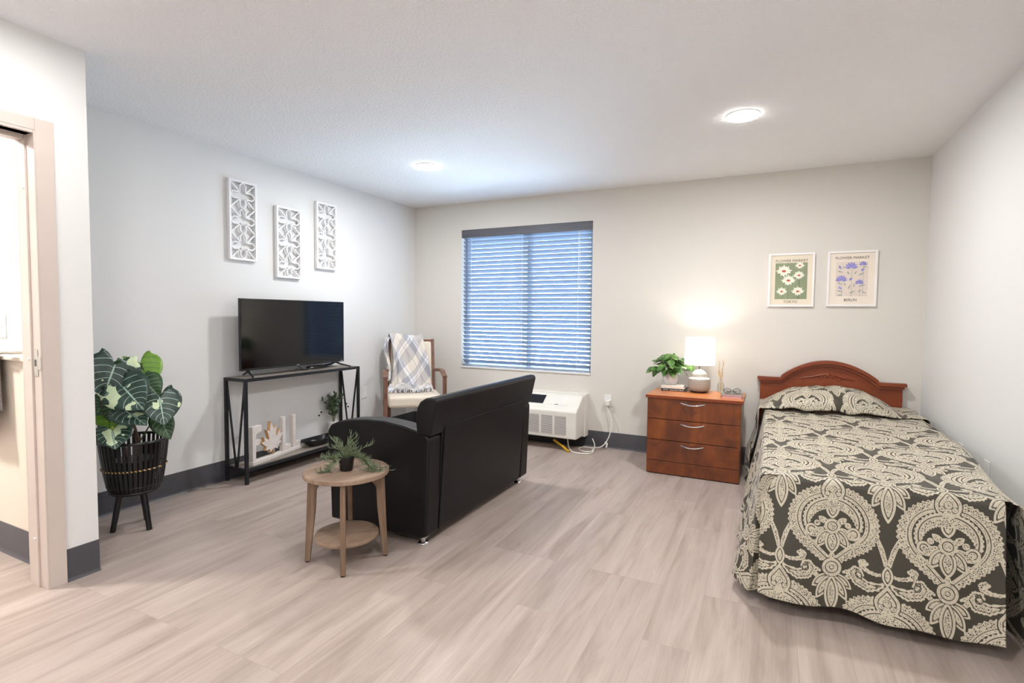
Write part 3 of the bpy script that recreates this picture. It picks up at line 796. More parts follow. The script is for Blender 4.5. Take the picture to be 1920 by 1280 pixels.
def cloth_pt(u, v):
    y, z, nn, _ = spine(v)
    k = max(0, (v - .42) / .58)
    xl = -.240 - .010 * math.sin(v * 9) + .035 * math.sin(PI * k) ; xr_ = .120 + .085 * k ** .8 + .010 * math.sin(v * 11)
    # gather: more cloth on the left than on the right
    g = u + .055 * math.sin(2 * PI * u * 1.5 + 1.0 + 2.0 * k) * (1 - u)
    x = xl + (xr_ - xl) * g
    f = .024 * math.sin(u * 13 + 2.6 * k + .5) * (1 - .55 * u) + .011 * math.sin(u * 29 - 5 * k) + .010 * math.sin((u * 8 + v * 13))
    f *= .18 + .82 * min(1, k * 1.6)
    ridge = .055 * k * math.exp(-((u - .20 - .10 * k) / .055) ** 2)
    off = .012 + max(f + .012, 0) + ridge
    if v > .84: z_extra = (.022 * abs(math.sin(u * 11 + 1)) + .012 * abs(math.sin(u * 23))) * math.sin(PI * min(1, (v - .84) / .16)) 
    else: z_extra = 0
    oy, oz = (-abs(nn[0]), abs(nn[1])) if v > .40 else ((abs(nn[0]), abs(nn[1])))
    slip = (.05 * math.sin(u * 3.1) - .03) * max(0, (v - .8) / .2)
    return (x, y + oy * off - slip, z + oz * min(off, .03) + z_extra + .014 * math.sin(u * 5 + 1) * (1 - k))
NU, NV = 70, 110
b = MB(); b.grid(cloth_pt, NU, NV)
o = b.build('drape', M['throw'], th, smooth=True, fix=False, thick=.004, sharp=80)
at = o.data.attributes.new('cloth_uv', 'FLOAT_VECTOR', 'POINT')
at.data.foreach_set('vector', [c for j in range(NV + 1) for i in range(NU + 1) for c in (i / NU * .62, j / NV * LT, 0)])
b = MB()   # gathered side fold hanging down the left of the back
def side(u, v):
    ang = u * PI * 1.15 - .3
    w = .038 * (1 - .35 * math.sin(v * 3)) + .008 * math.sin(u * 19 + v * 5)
    z = 1.018 - .42 * v - .04 * u * v
    y = .50 - .11 * v * 1.1 - math.cos(ang) * w * 1.1 - .015
    x = -.228 - math.sin(ang) * w * .9 - .015 * math.sin(v * 6)
    return (x, y, z)
b.grid(side, 26, 40)
o = b.build('side_fold', M['throw'], th, smooth=True, fix=False, thick=.004, sharp=80)
at = o.data.attributes.new('cloth_uv', 'FLOAT_VECTOR', 'POINT')
at.data.foreach_set('vector', [c for j in range(41) for i in range(27) for c in (i / 26 * .22, j / 40 * .45, 0)])
b = MB(); rnd = random.Random(5)
for k in range(60):
    u = k / 59; p = Vector(cloth_pt(u, 1.0)); 
    q = p + Vector((rnd.uniform(-.015, .015), -.035, 0)); q.z = .492 + rnd.uniform(0, .006)
    b.tube([p, (p + q) / 2 + Vector((0, 0, .004)), q], .0016, 4)
for k in range(26):
    p = Vector((-.24 + .09 * k / 25, .26 + rnd.uniform(-.02, .03), .50)); q = p + Vector((rnd.uniform(-.03, .02), -.05, -.004))
    b.tube([p + Vector((0, .06, .03)), p, q], .0018, 4)
b.build('fringe', M['throw'], th)

# ================================================================== PTAC AIR CONDITIONER
px0, px1 = 1.00, 2.058
ptc = thing('air_conditioner', 'cream through-wall air conditioner unit below the window', 'air conditioner', ((px0 + px1) / 2, D, 0))
hx = (px1 - px0) / 2
MB().box(-hx - .008, hx + .008, -.10, -.001, .10, .508).build('wall_sleeve', M['cream_plastic'], ptc, bevel=.004)
prof = [(-.335, .118), (-.10, .112), (-.10, .500), (-.16, .498), (-.318, .388), (-.338, .368)]
b = MB(); b.prism(prof, lambda y, z: (-hx, y, z), lambda y, z: (hx, y, z))
b.build('cabinet', M['cream_plastic'], ptc, bevel=.012, seg=3, smooth=True, sharp=40)
# slope frame vectors
a_ = Vector((0, -.16, .498)); c_ = Vector((0, -.318, .388)); dn = (c_ - a_); nrm = Vector((0, -dn.z, dn.y)).normalized()
if nrm.z < 0: nrm = -nrm
def on_slope(x0, x1, t0, t1, h0, h1, name, mat):
    vs = [Vector((x, 0, 0)) + a_ + dn * t + nrm * h for h in (h0, h1) for t in (t0, t1) for x in (x0, x1)]
    return MB().add(vs, [(0, 2, 3, 1), (4, 5, 7, 6), (0, 1, 5, 4), (2, 6, 7, 3), (0, 4, 6, 2), (1, 3, 7, 5)]).build(name, mat, ptc)
vent = on_slope(-.42, .17, .12, .72, -.004, .0022, 'air_outlet', M['dark_plastic'])
b = MB()
for k in range(14):
    t = .14 + .56 * k / 13
    p = a_ + dn * t + nrm * .003; b.bar(p + Vector((-.42, 0, 0)), p + Vector((.17, 0, 0)), .0016, .002, nrm)
for k in range(9):
    x = -.42 + .59 * k / 8; b.bar(Vector((x, 0, 0)) + a_ + dn * .13 + nrm * .003, Vector((x, 0, 0)) + a_ + dn * .71 + nrm * .003, .003, .002, nrm)
b.build('outlet_louvre', M['black_metal'], ptc)
on_slope(.215, .415, .14, .74, .0, .0022, 'control_door', M['cream_plastic'])
on_slope(.29, .325, .70, .73, .002, .0032, 'door_notch', M['black_plastic'])
M['vent_gap'] = plain('grille_shadow_gap', (70, 68, 84), .7)  # dark colour of a flat panel, standing in for shade between the grille bars
for k in range(7):
    x1 = hx - .10 - k * .135; x0 = x1 - .112
    MB().box(x0, x1, -.3375, -.330, .150, .335).build('grille_shade_panel', M['vent_gap'], ptc)
    b = MB()
    for q in range(17):
        z = .152 + .0112 * q; b.box(x0, x1, -.3395, -.3370, z, z + .0058)
    b.build('grille', M['cream_plastic'], ptc)
MB().box(-hx + .02, hx - .02, -.09, -.03, .004, .10).build('base_pan', M['dark_plastic'], ptc)

# plug and cord
pg = thing('power_plug', 'white plug with a cord in the outlet beside the air conditioner', 'plug', (2.262, D - .0085, .43))
b = MB(); b.box(-.022, .022, -.045, .0, -.020, .030); b.build('plug_body', M['cream_plastic'], pg, bevel=.006)
def smooth_path(P, n=8):
    P = [Vector(p) for p in P]; out = []
    for i in range(len(P) - 1):
        p0 = P[max(i - 1, 0)]; p1 = P[i]; p2 = P[i + 1]; p3 = P[min(i + 2, len(P) - 1)]
        for k in range(n):
            t = k / n; out.append(.5 * ((2 * p1) + (p2 - p0) * t + (2 * p0 - 5 * p1 + 4 * p2 - p3) * t * t + (3 * p1 - p0 - 3 * p2 + p3) * t ** 3))
    out.append(P[-1]); return out
L = lambda x, y, z: (x - 2.262, y - (D - .0085), z - .43)
b = MB(); b.tube(smooth_path([L(2.262, 4.79, .42), L(2.265, 4.79, .37), L(2.30, 4.78, .30), L(2.31, 4.77, .22), L(2.28, 4.76, .10), L(2.23, 4.73, .03), L(2.14, 4.72, .009), L(2.05, 4.70, .009), L(2.05, 4.60, .009), L(2.13, 4.55, .009), L(2.18, 4.60, .010), L(2.17, 4.70, .04), L(2.13, 4.76, .085)]), .0055, 8)
b.tube(smooth_path([L(1.93, 4.62, .09), L(1.96, 4.57, .03), L(2.02, 4.50, .008), L(2.10, 4.47, .008), L(2.19, 4.52, .008), L(2.19, 4.60, .018), L(2.15, 4.66, .02)]), .0055, 8)
b.build('cord', M['cream_plastic'], pg, smooth=True)
b = MB(); b.tube([L(2.255, 4.757, .07), L(2.275, 4.750, .055), L(2.268, 4.748, .02)], [.006, .010, .008], 6); b.build('twist_tie', M['white'], pg)
M['yellow'] = plain('yellow_plastic', (214, 168, 30), .45, var=.1)
b = MB(); b.tube(smooth_path([(1.80, 4.60, .07), (1.87, 4.56, .05), (1.92, 4.53, .035), (1.965, 4.50, .016)]), .011, 8); b.tube([(1.965, 4.50, .016), (1.99, 4.485, .013)], .013, 8)
tag(b.build('yellow_hose', M['yellow'], smooth=True), 'short yellow hose end poking out under the air conditioner', 'hose')

# ================================================================== NIGHTSTAND
nx0, nx1, ny0, ny1, nh = 2.752, 3.440, 4.205, 4.665, .630
nsd = thing('nightstand', 'cherry wood nightstand with three drawers between the window and the bed', 'nightstand', ((nx0 + nx1) / 2, (ny0 + ny1) / 2, 0))
hx, hy = (nx1 - nx0) / 2, (ny1 - ny0) / 2
b = MB(); b.box(-hx, -hx + .018, -hy + .004, hy, .006, nh - .024); b.box(hx - .018, hx, -hy + .004, hy, .006, nh - .024); b.box(-hx + .018, hx - .018, hy - .01, hy, .006, nh - .024)
b.box(-hx + .018, hx - .018, -hy + .022, hy - .01, .10, .115)
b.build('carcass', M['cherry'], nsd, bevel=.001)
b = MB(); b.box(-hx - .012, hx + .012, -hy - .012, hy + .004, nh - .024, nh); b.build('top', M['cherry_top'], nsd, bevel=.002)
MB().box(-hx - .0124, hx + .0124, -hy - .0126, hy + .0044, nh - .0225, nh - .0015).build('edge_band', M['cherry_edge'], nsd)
MB().box(-hx + .004, hx - .004, -hy - .0, -hy + .018, .008, .106).build('plinth', M['cherry'], nsd, bevel=.0015)
MB().box(-hx + .02, hx - .02, -hy + .02, hy - .02, 0.0, .006).build('base_glide', M['black_plastic'], nsd)
for z0_, z1_ in ((.110, .272), (.277, .438), (.443, .602)):
    dr_ = MB().box(-hx + .004, hx - .004, -hy, -hy + .018, z0_, z1_).build('drawer', M['cherry'], nsd, bevel=.0015)
    b = MB(); zc = z1_ - .022
    pts = [(-.085 + .17 * i / 16 + .0, -hy - .004 - .024 * math.sin(PI * i / 16) ** .7, zc - .012 * math.sin(PI * i / 16)) for i in range(17)]
    b.tube(pts, [.0045 + .0015 * abs(math.cos(PI * i / 16)) for i in range(17)], 10)
    b.build('handle', M['chrome'], dr_, smooth=True)

# ---- books
def book(cx, cy, z, w, d, h, rz, cover, label, title=None, group=None, pages=(232, 220, 204)):
    t = thing('book', label, 'book', (cx, cy, z), rz, group)
    b = MB(); c = .003
    b.box(-w / 2, w / 2, -d / 2, d / 2, 0, c); b.box(-w / 2, w / 2, -d / 2, d / 2, h - c, h); b.box(-w / 2, w / 2, -d / 2, -d / 2 + c, c, h - c)
    b.build('cover', cover, t, bevel=.001)
    key = 'pages%d' % sum(pages)
    if key not in M: M[key] = plain('paper_pages', pages, .8, var=.05, vs=80)
    MB().box(-w / 2 + .004, w / 2 - .004, -d / 2 + c, d / 2 - .004, c, h - c).build('pages', M[key], t)
    return t
M['book_dark'] = plain('charcoal_book_cover', (62, 54, 58), .5); M['book_cream'] = plain('cream_book_cover', (226, 218, 206), .55)
M['book_pink'] = plain('pink_book_cover', (216, 160, 158), .5); M['book_grey'] = plain('grey_book_cover', (120, 116, 110), .45, var=.25, vs=20)
z = nh
t = book(2.905, 4.565, z, .205, .17, .021, math.radians(3), M['book_dark'], 'dark-spined hardback book lying under the cream book')
M['spine_txt'] = plain('spine_print', (214, 208, 204), .6, var=.02)
text('spine_lettering', 'BEAR', .013, M['spine_txt'], t, Matrix.Translation((-.066, -.0855, .0105)) @ FACE_Y, .0002, 1.3)
b = MB(); rnd = random.Random(2); x_ = -.030
while x_ < .075:
    w_ = rnd.uniform(.002, .005); b.box(x_, x_ + w_, -.0857, -.0853, .0072, .0072 + rnd.uniform(.004, .0062)); x_ += w_ + rnd.choice((.0012, .0012, .005))
b.build('faint_spine_print', M['spine_txt'], t)
book(2.895, 4.560, z + .0213, .185, .15, .024, math.radians(1), M['book_cream'], 'thick cream book under the white vase on the nightstand', pages=(214, 200, 186))
book(3.368, 4.355, z, .145, .115, .016, math.radians(176), M['book_pink'], 'pink covered book at the bottom of the small stack by the glasses', pages=(236, 190, 186))
book(3.360, 4.365, z + .0162, .158, .12, .015, math.radians(185), M['book_grey'], 'grey-topped notebook with pink page edges lying under the glasses', pages=(238, 206, 206))

# ---- glasses
gs = thing('eyeglasses', 'black-rimmed eyeglasses resting on the small book stack', 'glasses', (3.365, 4.350, z + .0315), math.radians(8))
b = MB()
for s_ in (-1, 1):
    ring = [(s_ * .035 + .026 * math.cos(a) * (1 if True else 1), -.0 + .004 * math.sin(a), .021 + .0185 * math.sin(a)) for a in [2 * PI * k / 26 for k in range(26)]]
    b.tube(ring, .0018, 6, closed=True)
b.tube([(-.010, 0, .026), (0, -.002, .029), (.010, 0, .026)], .0018, 6)
b.build('frame', M['black_plastic'], gs, smooth=True)
for s_ in (-1, 1):
    MB().tube([(s_ * .061, .0, .024), (s_ * .058, .02, .022), (s_ * .025, .045, .012), (-s_ * .035, .052 + .006 * s_, .006)], [.0026, .0022, .002, .0022], 6).build('temple', M['black_plastic'], gs, smooth=True)
lm = NT('clear_lens'); tr = lm.n('BsdfTransparent', {0: (.95, .96, .96, 1)}); g2 = lm.n('BsdfGlossy', {1: .02}); mx2 = lm.n('MixShader', {0: .07, 1: tr.outputs[0], 2: g2.outputs[0]}); lm.t.links.new(mx2.outputs[0], lm.out.inputs[0]); M['lens'] = lm.m
for s_ in (-1, 1):
    MB().prism([(s_ * .035 + .025 * math.cos(2 * PI * k / 24), .021 + .0175 * math.sin(2 * PI * k / 24)) for k in range(24)], lambda a, c: (a, -.0006, c), lambda a, c: (a, .0006, c)).build('lens', M['lens'], gs)

# ---- lamp
lp = thing('table_lamp', 'lit table lamp with a white drum shade and ribbed ceramic base', 'table lamp', (3.100, 4.545, nh))
def ribmat():
    m = NT('ribbed_ceramic', rough=.45)
    x = m.n('SeparateXYZ', {0: m.coord()}); z_ = x.outputs[2]
    w = m.math('FRACT', m.math('MULTIPLY', z_, 125.0))
    k = m.math('GREATER_THAN', w, .42)
    inr = m.math('LESS_THAN', z_, .115)
    c = m.mix(m.math('MULTIPLY', k, inr), srgb(206, 202, 192), srgb(124, 112, 102))
    m.to(c, 'Base Color'); m.bump(m.math('MULTIPLY', k, inr), .5, -.002); return m.m
M['rib'] = ribmat()
MB().lathe([(.066, 0), (.068, .010), (.066, .012)], (0, 0, 0), 40).build('foot', M['black_metal'], lp, smooth=True)
MB().lathe([(.070, .012), (.084, .026), (.0885, .045), (.0885, .098), (.084, .112), (.068, .124), (.062, .128), (.060, .132), (.060, .150), (.056, .156), (.045, .172), (.028, .182), (.016, .186), (.012, .190)], (0, 0, 0), 48).build('base', M['rib'], lp, smooth=True)
b = MB(); b.tube([(0, 0, .188), (0, 0, .350)], .008, 10); b.build('stem', M['steel'], lp, smooth=True)
sm = NT('lamp_shade_fabric', srgb(250, 249, 246), .9, 0, .1)
tl = sm.n('BsdfTranslucent', {0: srgb(255, 254, 250)}); mm = sm.n('MixShader', {0: .85, 1: sm.b.outputs[0], 2: tl.outputs[0]}); sm.t.links.new(mm.outputs[0], sm.out.inputs[0])
sm.bump(sm.noise(sm.coord(), 200, 2), .1, .001); sm.b.inputs['Emission Color'].default_value = (1, .98, .93, 1); sm.b.inputs['Emission Strength'].default_value = 3.0; M['shade'] = sm.m  # added emission stands in for bulb light glowing through the fabric
sh = MB().lathe([(.120, .228), (.112, .452)], (0, 0, 0), 56, cap0=False, cap1=False).build('lamp_shade', M['shade'], lp, smooth=True, thick=.0015)
M['bulb'] = emis('glowing_bulb', (1, .93, .80, 1), 120)
MB().ball((0, 0, .385), .03, .03, .038).build('bulb', M['bulb'], lp, smooth=True)
pt = bpy.data.lights.new('lamp_bulb_light', 'POINT'); pt.energy = 21; pt.color = (1, .995, .975); pt.shadow_soft_size = .032
po_ = bpy.data.objects.new('lamp_bulb_light', pt); C.objects.link(po_); po_.parent = lp; po_.location = (0, 0, .385)

# ---- white vase with pothos
vs_ = thing('vase_plant', 'white vase of heart-shaped green leaves on the books beside the lamp', 'potted plant', (2.868, 4.575, nh + .0455))
M['ceramic'] = plain('white_ceramic', (232, 226, 226), .3, var=.03)
MB().lathe([(.040, 0), (.044, .004), (.056, .03), (.060, .055), (.056, .085), (.045, .105), (.042, .112), (.044, .118), (.040, .118), (.038, .10)], (0, 0, 0), 36, cap1=False).build('vase', M['ceramic'], vs_, smooth=True)
m = NT('pothos_leaf', rough=.4); nn_ = m.noise(m.coord(), 22, 3)
m.to(m.ramp(nn_, [(.3, srgb(44, 82, 34)), (.5, srgb(70, 112, 48)), (.68, srgb(126, 156, 84))]), 'Base Color'); M['pothos'] = m.m
b = MB(); st = MB(); rnd = random.Random(21)
for k in range(58):
    a = rnd.uniform(0, 2 * PI); el = rnd.uniform(-.15, 1.45); R_ = rnd.uniform(.055, .125)
    p = Vector((math.cos(a) * math.cos(el) * R_ * 1.15, math.sin(a) * math.cos(el) * R_ * .9, .135 + math.sin(el) * R_ * .95))
    out = Vector((math.cos(a), math.sin(a), rnd.uniform(-.9, .2))).normalized()
    nr = Vector((math.cos(a) * .7, math.sin(a) * .7 - .35, 1.0 * math.sin(max(el, .3)) + .3))
    l = rnd.uniform(.055, .08)
    heart(b, p, p + out * l, nr, l * .95, .25, .2, 7, .25)
    st.tube([(0, 0, .10), tuple(p * .55 + Vector((0, 0, .06))), tuple(p)], .0014, 4)
for dx, zz, dz in ((.19, .165, -.05), (.15, .215, .02), (-.15, .11, -.07), (-.19, .125, -.02)):
    p = Vector((dx * .85, -.01, zz)); l = .06
    heart(b, p, p + Vector((.35 * np.sign(dx), -.2, dz * 14)).normalized() * l, (.2, -.8, .5), l * .8, .25, .2, 7, .25)
    st.tube([(0, 0, .10), (dx * .4, 0, zz * .95), tuple(p)], .0014, 4)
b.build('foliage', M['pothos'], vs_, smooth=True, fix=False, sharp=80)
st.build('stems', M['stem'], vs_)

# ---- slim glass bottle with dried stems
bt = thing('bottle_vase', 'small clear bottle vase of dried golden stems right of the lamp', 'vase', (3.262, 4.615, nh))
gm = NT('clear_bottle_glass'); tr = gm.n('BsdfTransparent', {0: (.93, .93, .90, 1)}); g3 = gm.n('BsdfGlossy', {1: .03}); lw = gm.n('LayerWeight', {0: .25}); mx3 = gm.n('MixShader', {0: lw.outputs[1], 1: tr.outputs[0], 2: g3.outputs[0]}); gm.t.links.new(mx3.outputs[0], gm.out.inputs[0]); M['bottle'] = gm.m
MB().lathe([(.024, .002), (.027, .006), (.027, .062), (.020, .078), (.010, .090), (.009, .112), (.011, .115)], (0, 0, 0), 28, cap1=False).build('bottle', M['bottle'], bt, smooth=True)
M['dried'] = plain('dried_straw', (202, 168, 106), .8, var=.25, vs=40)
b = MB(); rnd = random.Random(4)
for k in range(9):
    a = rnd.uniform(0, 2 * PI); tx = rnd.uniform(-.022, .022); h = rnd.uniform(.15, .26)
    b.tube([(tx * -.3, rnd.uniform(-.006, .006), .012), (0, 0, .11), (tx, rnd.uniform(-.015, .015), h)], .0011, 4)
    for q in range(5):
        zq = h - .012 * q; b.tube([(tx * zq / h, 0, zq), (tx * zq / h + rnd.uniform(-.01, .01), rnd.uniform(-.008, .008), zq + .014)], [.0025, .0006], 4)
b.build('dried_stems', M['dried'], bt)

# ================================================================== POSTERS
M['frame_white'] = plain('white_picture_frame', (242, 238, 236), .4, var=.01)
M['paper'] = plain('cream_poster_paper', (232, 220, 200), .8, var=.02); M['paper2'] = plain('pale_poster_paper', (238, 226, 212), .8, var=.02)
M['sage'] = plain('sage_green_print', (142, 152, 122), .8, var=.12, vs=6); M['petal'] = plain('ivory_petal_print', (238, 236, 220), .8, var=.03)
M['red'] = plain('brick_red_print', (190, 92, 72), .8, var=.05); M['ink'] = plain('black_ink', (52, 48, 46), .8, var=.02)
M['stem_ink'] = plain('dark_sage_print', (96, 104, 80), .8, var=.05); M['blue'] = plain('periwinkle_print', (150, 146, 206), .8, var=.25, vs=60)
M['beige'] = plain('beige_print', (226, 212, 200), .8, var=.03); M['grey_leaf'] = plain('grey_green_print', (150, 160, 150), .8, var=.1)
def poster(x0, x1, z0, z1, label, paper):
    t = thing('framed_poster', label, 'framed picture', ((x0 + x1) / 2, D, (z0 + z1) / 2), group='framed botanical posters')
    w, h = (x1 - x0) / 2, (z1 - z0) / 2; f = .016
    b = MB(); b.box(-w, -w + f, -.022, -.001, -h, h); b.box(w - f, w, -.022, -.001, -h, h); b.box(-w + f, w - f, -.022, -.001, -h, -h + f); b.box(-w + f, w - f, -.022, -.001, h - f, h)
    b.build('picture_frame', M['frame_white'], t, bevel=.0015)
    MB().box(-w + f, w - f, -.012, -.010, -h + f, h - f).build('print', paper, t)
    return t, w, h
def flat(polys, y0=-.0125, y1=-.0121):
    b = MB()
    for i, p in enumerate(polys):
        e_ = .00005 * (i % 16)
        b.prism(p, lambda a, c: (a, y0 - e_, c), lambda a, c: (a, y1, c))
    return b
def petal(cx, cz, ang, L, w, n=5):
    out = []
    for s_ in (1, -1):
        rng = range(n + 1) if s_ > 0 else range(n - 1, 0, -1)
        for i in rng:
            t = i / n; ww = s_ * w * math.sin(PI * t ** .8) / 2
            x, z_ = L * t, ww
            out.append((cx + x * math.cos(ang) - z_ * math.sin(ang), cz + x * math.sin(ang) + z_ * math.cos(ang)))
    return out
t, w, h = poster(3.588, 3.918, 1.340, 1.772, 'framed green poster of white water lilies, FLOWER MARKET TOKYO', M['paper'])
gx0, gx1, gz0, gz1 = -w + .050, w - .050, -h + .062, h - .078
flat([[(gx0, gz0), (gx1, gz0), (gx1, gz1), (gx0, gz1)]], -.0123, -.0119).build('green_panel', M['sage'], t)
text('lettering', 'FLOWER MARKET', .029, M['ink'], t, Matrix.Translation((0, -.0124, h - .062)) @ FACE_Y, .0002, 1.0)
text('lettering', 'TOKYO', .029, M['ink'], t, Matrix.Translation((0, -.0124, -h + .040)) @ FACE_Y, .0002, 1.0)
gw, gh = gx1 - gx0, gz1 - gz0
fl = [(.27, .76, .060), (.76, .91, .036), (.74, .64, .044), (.42, .50, .055), (.22, .20, .042), (.72, .20, .048)]
st_p, pe, rd = [], [], []
for (u, v, r) in fl:
    cx_, cz_ = gx0 + gw * u, gz0 + gh * v
    st_p.append([(cx_ - .001, gz0), (cx_ + .001, gz0), (cx_ + .001, cz_), (cx_ - .001, cz_)])
    for k in range(11):
        a = PI * (-.06 + 1.12 * k / 10); pe.append(petal(cx_, cz_, a, r * (1.0 if k % 2 else .85) * (1 if a > .2 and a < 2.9 else 1.05), r * .32))
    for a in (-2.2, -.9, -1.6): pe.append(petal(cx_, cz_, a, r * .7, r * .34))
    rd.append([(cx_ + r * .26 * math.cos(q), cz_ + r * .08 + r * .16 * math.sin(q)) for q in [2 * PI * i / 10 for i in range(10)]])
flat(st_p, -.01255, -.0123).build('stem_print', M['stem_ink'], t); flat(pe, -.0130, -.0126).build('lily_print', M['petal'], t); flat(rd, -.0141, -.0130).build('stamen_print', M['red'], t)
t, w, h = poster(4.004, 4.332, 1.342, 1.773, 'framed cream poster of blue-violet flowers, nearer the room corner', M['paper2'])
gx0, gx1, gz0, gz1 = -w + .058, w - .058, -h + .080, h - .085
gw, gh = gx1 - gx0, gz1 - gz0
flat([[(gx0, gz0), (gx1, gz0), (gx1, gz1), (gx0, gz1)]], -.0123, -.0119).build('beige_panel', M['beige'], t)
text('lettering', 'FLOWER MARKET', .028, M['ink'], t, Matrix.Translation((0, -.0124, h - .055)) @ FACE_Y, .0002, 1.0)
text('lettering', 'BERLIN', .030, M['ink'], t, Matrix.Translation((-.004, -.0124, -h + .050)) @ FACE_Y, .0002, .9)
bp, gp = [], []
for (u, v, r) in ((.50, .90, .045), (.20, .53, .042), (.76, .42, .032), (.85, .95, .028)):
    cx_, cz_ = gx0 + gw * u, gz0 + gh * v
    for k in range(7): bp.append(petal(cx_ - r * .1, cz_ - r * .4, PI * (.02 + .96 * k / 6), r * 1.0, r * .5))
    gp.append([(cx_ - .0008, gz0), (cx_ + .0012, gz0), (cx_ + .0012, cz_), (cx_ - .0008, cz_)])
for (u, v, a) in ((.08, .86, -.6), (.10, .26, -.6), (.78, .72, .6), (.42, .46, .6)):
    cx_, cz_ = gx0 + gw * u, gz0 + gh * v; bp.append(petal(cx_, cz_, a, .03, .012)); bp.append(petal(cx_, cz_ + .008, a, .022, .010))
for (u, v, a, l) in ((.05, .74, -.3, .04), (.35, .72, -.9, .03), (.58, .64, 1.0, .03), (.70, .60, .5, .05), (.06, .42, -.7, .04), (.26, .40, -1.1, .03), (.40, .20, 1.2, .04), (.58, .26, 1.5, .03), (.72, .28, .3, .05), (.05, .18, -.4, .045), (.44, .08, .5, .045), (.70, .12, .6, .035), (.82, .14, -.5, .035), (.06, .02, .2, .04), (.24, .88, -1.5, .02), (.82, .84, 0, .03)):
    gp.append(petal(gx0 + gw * u, gz0 + gh * v, a, l, .008))
flat(gp, -.0126, -.0123).build('leaf_print', M['grey_leaf'], t); 
for q in range(4): flat(bp[q * 7:q * 7 + 7], -.0130, -.0126).build('blossom_print', M['blue'], t)
for q in range(28, len(bp), 2): flat(bp[q:q + 2], -.0130, -.0126).build('bud_print', M['blue'], t)

# ================================================================== BED
BX0, BX1, BY0, BT = 3.590, 4.455, 2.50, .575       # top surface of the made bed
bed = thing('bed', 'single bed with an arched cherry wood headboard against the right wall', 'bed', (4.03, 3.6, 0))
ox, oy = 4.03, 3.6
# headboard outline
hbx0, hbx1, zsh, ztop = 3.552, 4.515, .735, .885
def hb_curve(inset=0.0, n=28, flat_w=.155):
    pts = [(hbx0 + inset * 0, zsh - inset), (hbx0 + flat_w, zsh - inset)]
    xa, xb = hbx0 + flat_w, hbx1 - flat_w; cxx = (xa + xb) / 2
    for i in range(1, n):
        t = i / n; x = xa + (xb - xa) * t; s_ = math.sin(PI * t)
        pts.append((x, zsh - inset + (ztop - zsh) * (s_ ** .78)))
    pts += [(xb, zsh - inset), (hbx1, zsh - inset)]
    return pts
cv = hb_curve()
poly = [(hbx0, .25), (hbx1, .25)] + [(x, z_) for x, z_ in reversed(cv)]
MB().prism([(x - ox, z_) for x, z_ in poly], lambda x, z_: (x, 4.775 - oy, z_), lambda x, z_: (x, 4.800 - oy, z_)).build('headboard', M['headboard'], bed, bevel=.002)
def moulding(off, y0, y1, th, name, ext_=0.0):
    pts = hb_curve(); pts[0] = (pts[0][0] - ext_, pts[0][1]); pts[-1] = (pts[-1][0] + ext_, pts[-1][1])
    b = MB(); n_ = len(pts)
    N = []
    for i, p in enumerate(pts):
        a = Vector(pts[max(i - 1, 0)] + (0,)); c = Vector(pts[min(i + 1, n_ - 1)] + (0,)); d = (c - a).normalized(); N.append((-d.y, d.x))
    N[0] = (0, 1); N[-1] = (0, 1)
    for j in range(n_ - 1):
        q = []
        for (i, o1) in ((j, off), (j + 1, off), (j + 1, off + th), (j, off + th)):
            q.append((pts[i][0] + N[i][0] * o1 - ox, pts[i][1] + N[i][1] * o1))
        b.prism(q, lambda x, z_: (x, y0 - oy, z_), lambda x, z_: (x, y1 - oy, z_))
    # weld
    o = b.build(name, M['headboard'], bed)
    bm_ = bmesh.new(); bm_.from_mesh(o.data); bmesh.ops.remove_doubles(bm_, verts=bm_.verts, dist=.0001)
    bm_.faces.ensure_lookup_table()
    bmesh.ops.recalc_face_normals(bm_, faces=bm_.faces); bm_.to_mesh(o.data); bm_.free()
    return o
moulding(-.012, 4.757, 4.802, .022, 'cap_moulding', .008)
moulding(.008, 4.742, 4.802, .024, 'top_moulding', .020)
moulding(-.040, 4.770, 4.776, .008, 'inner_bead', -.02)
b = MB(); yc_ = 4.7745 - oy          # carved acanthus scroll
for s_ in (-1, 1):
    for k in range(6):
        x = s_ * (.018 + .029 * k); zc = .792 - .004 * k + .006 * math.sin(k * 1.9); rr_ = .021 * (1 - .10 * k)
        pts = [(4.03 + x + s_ * rr_ * (1 - q * .075) * math.cos(a), yc_, zc + rr_ * (1 - q * .075) * math.sin(a)) for q, a in [(q, q * .52 + k * 2.1) for q in range(11)]]
        b.tube([(p[0] - ox, p[1], p[2]) for p in pts], [.0062 - .00045 * q for q in range(11)], 6)
    b.tube([(4.03 - ox, yc_, .812), (4.03 + s_ * .05 - ox, yc_, .800), (4.03 + s_ * .12 - ox, yc_, .780), (4.03 + s_ * .205 - ox, yc_, .770)], [.005, .008, .0065, .002], 6)
b.ball((4.03 - ox, yc_, .800), .014, .007, .020)
b.build('carved_scroll', M['headboard'], bed, smooth=True)
M['ticking'] = plain('dark_mattress_cover', (30, 29, 32), .9, var=.1)
MB().box(3.61 - ox, 4.435 - ox, 2.53 - oy, 4.755 - oy, .34, .558).build('mattress', M['ticking'], bed, bevel=.03, seg=3)
MB().box(3.625 - ox, 4.42 - ox, 2.56 - oy, 4.755 - oy, .14, .338).build('box_spring', M['ticking'], bed, bevel=.015)
for x in (3.70, 4.35):
    for y in (2.66, 4.55): MB().box(x - ox - .02, x - ox + .02, y - oy - .02, y - oy + .02, 0, .14).build('leg', M['black_metal'], bed)

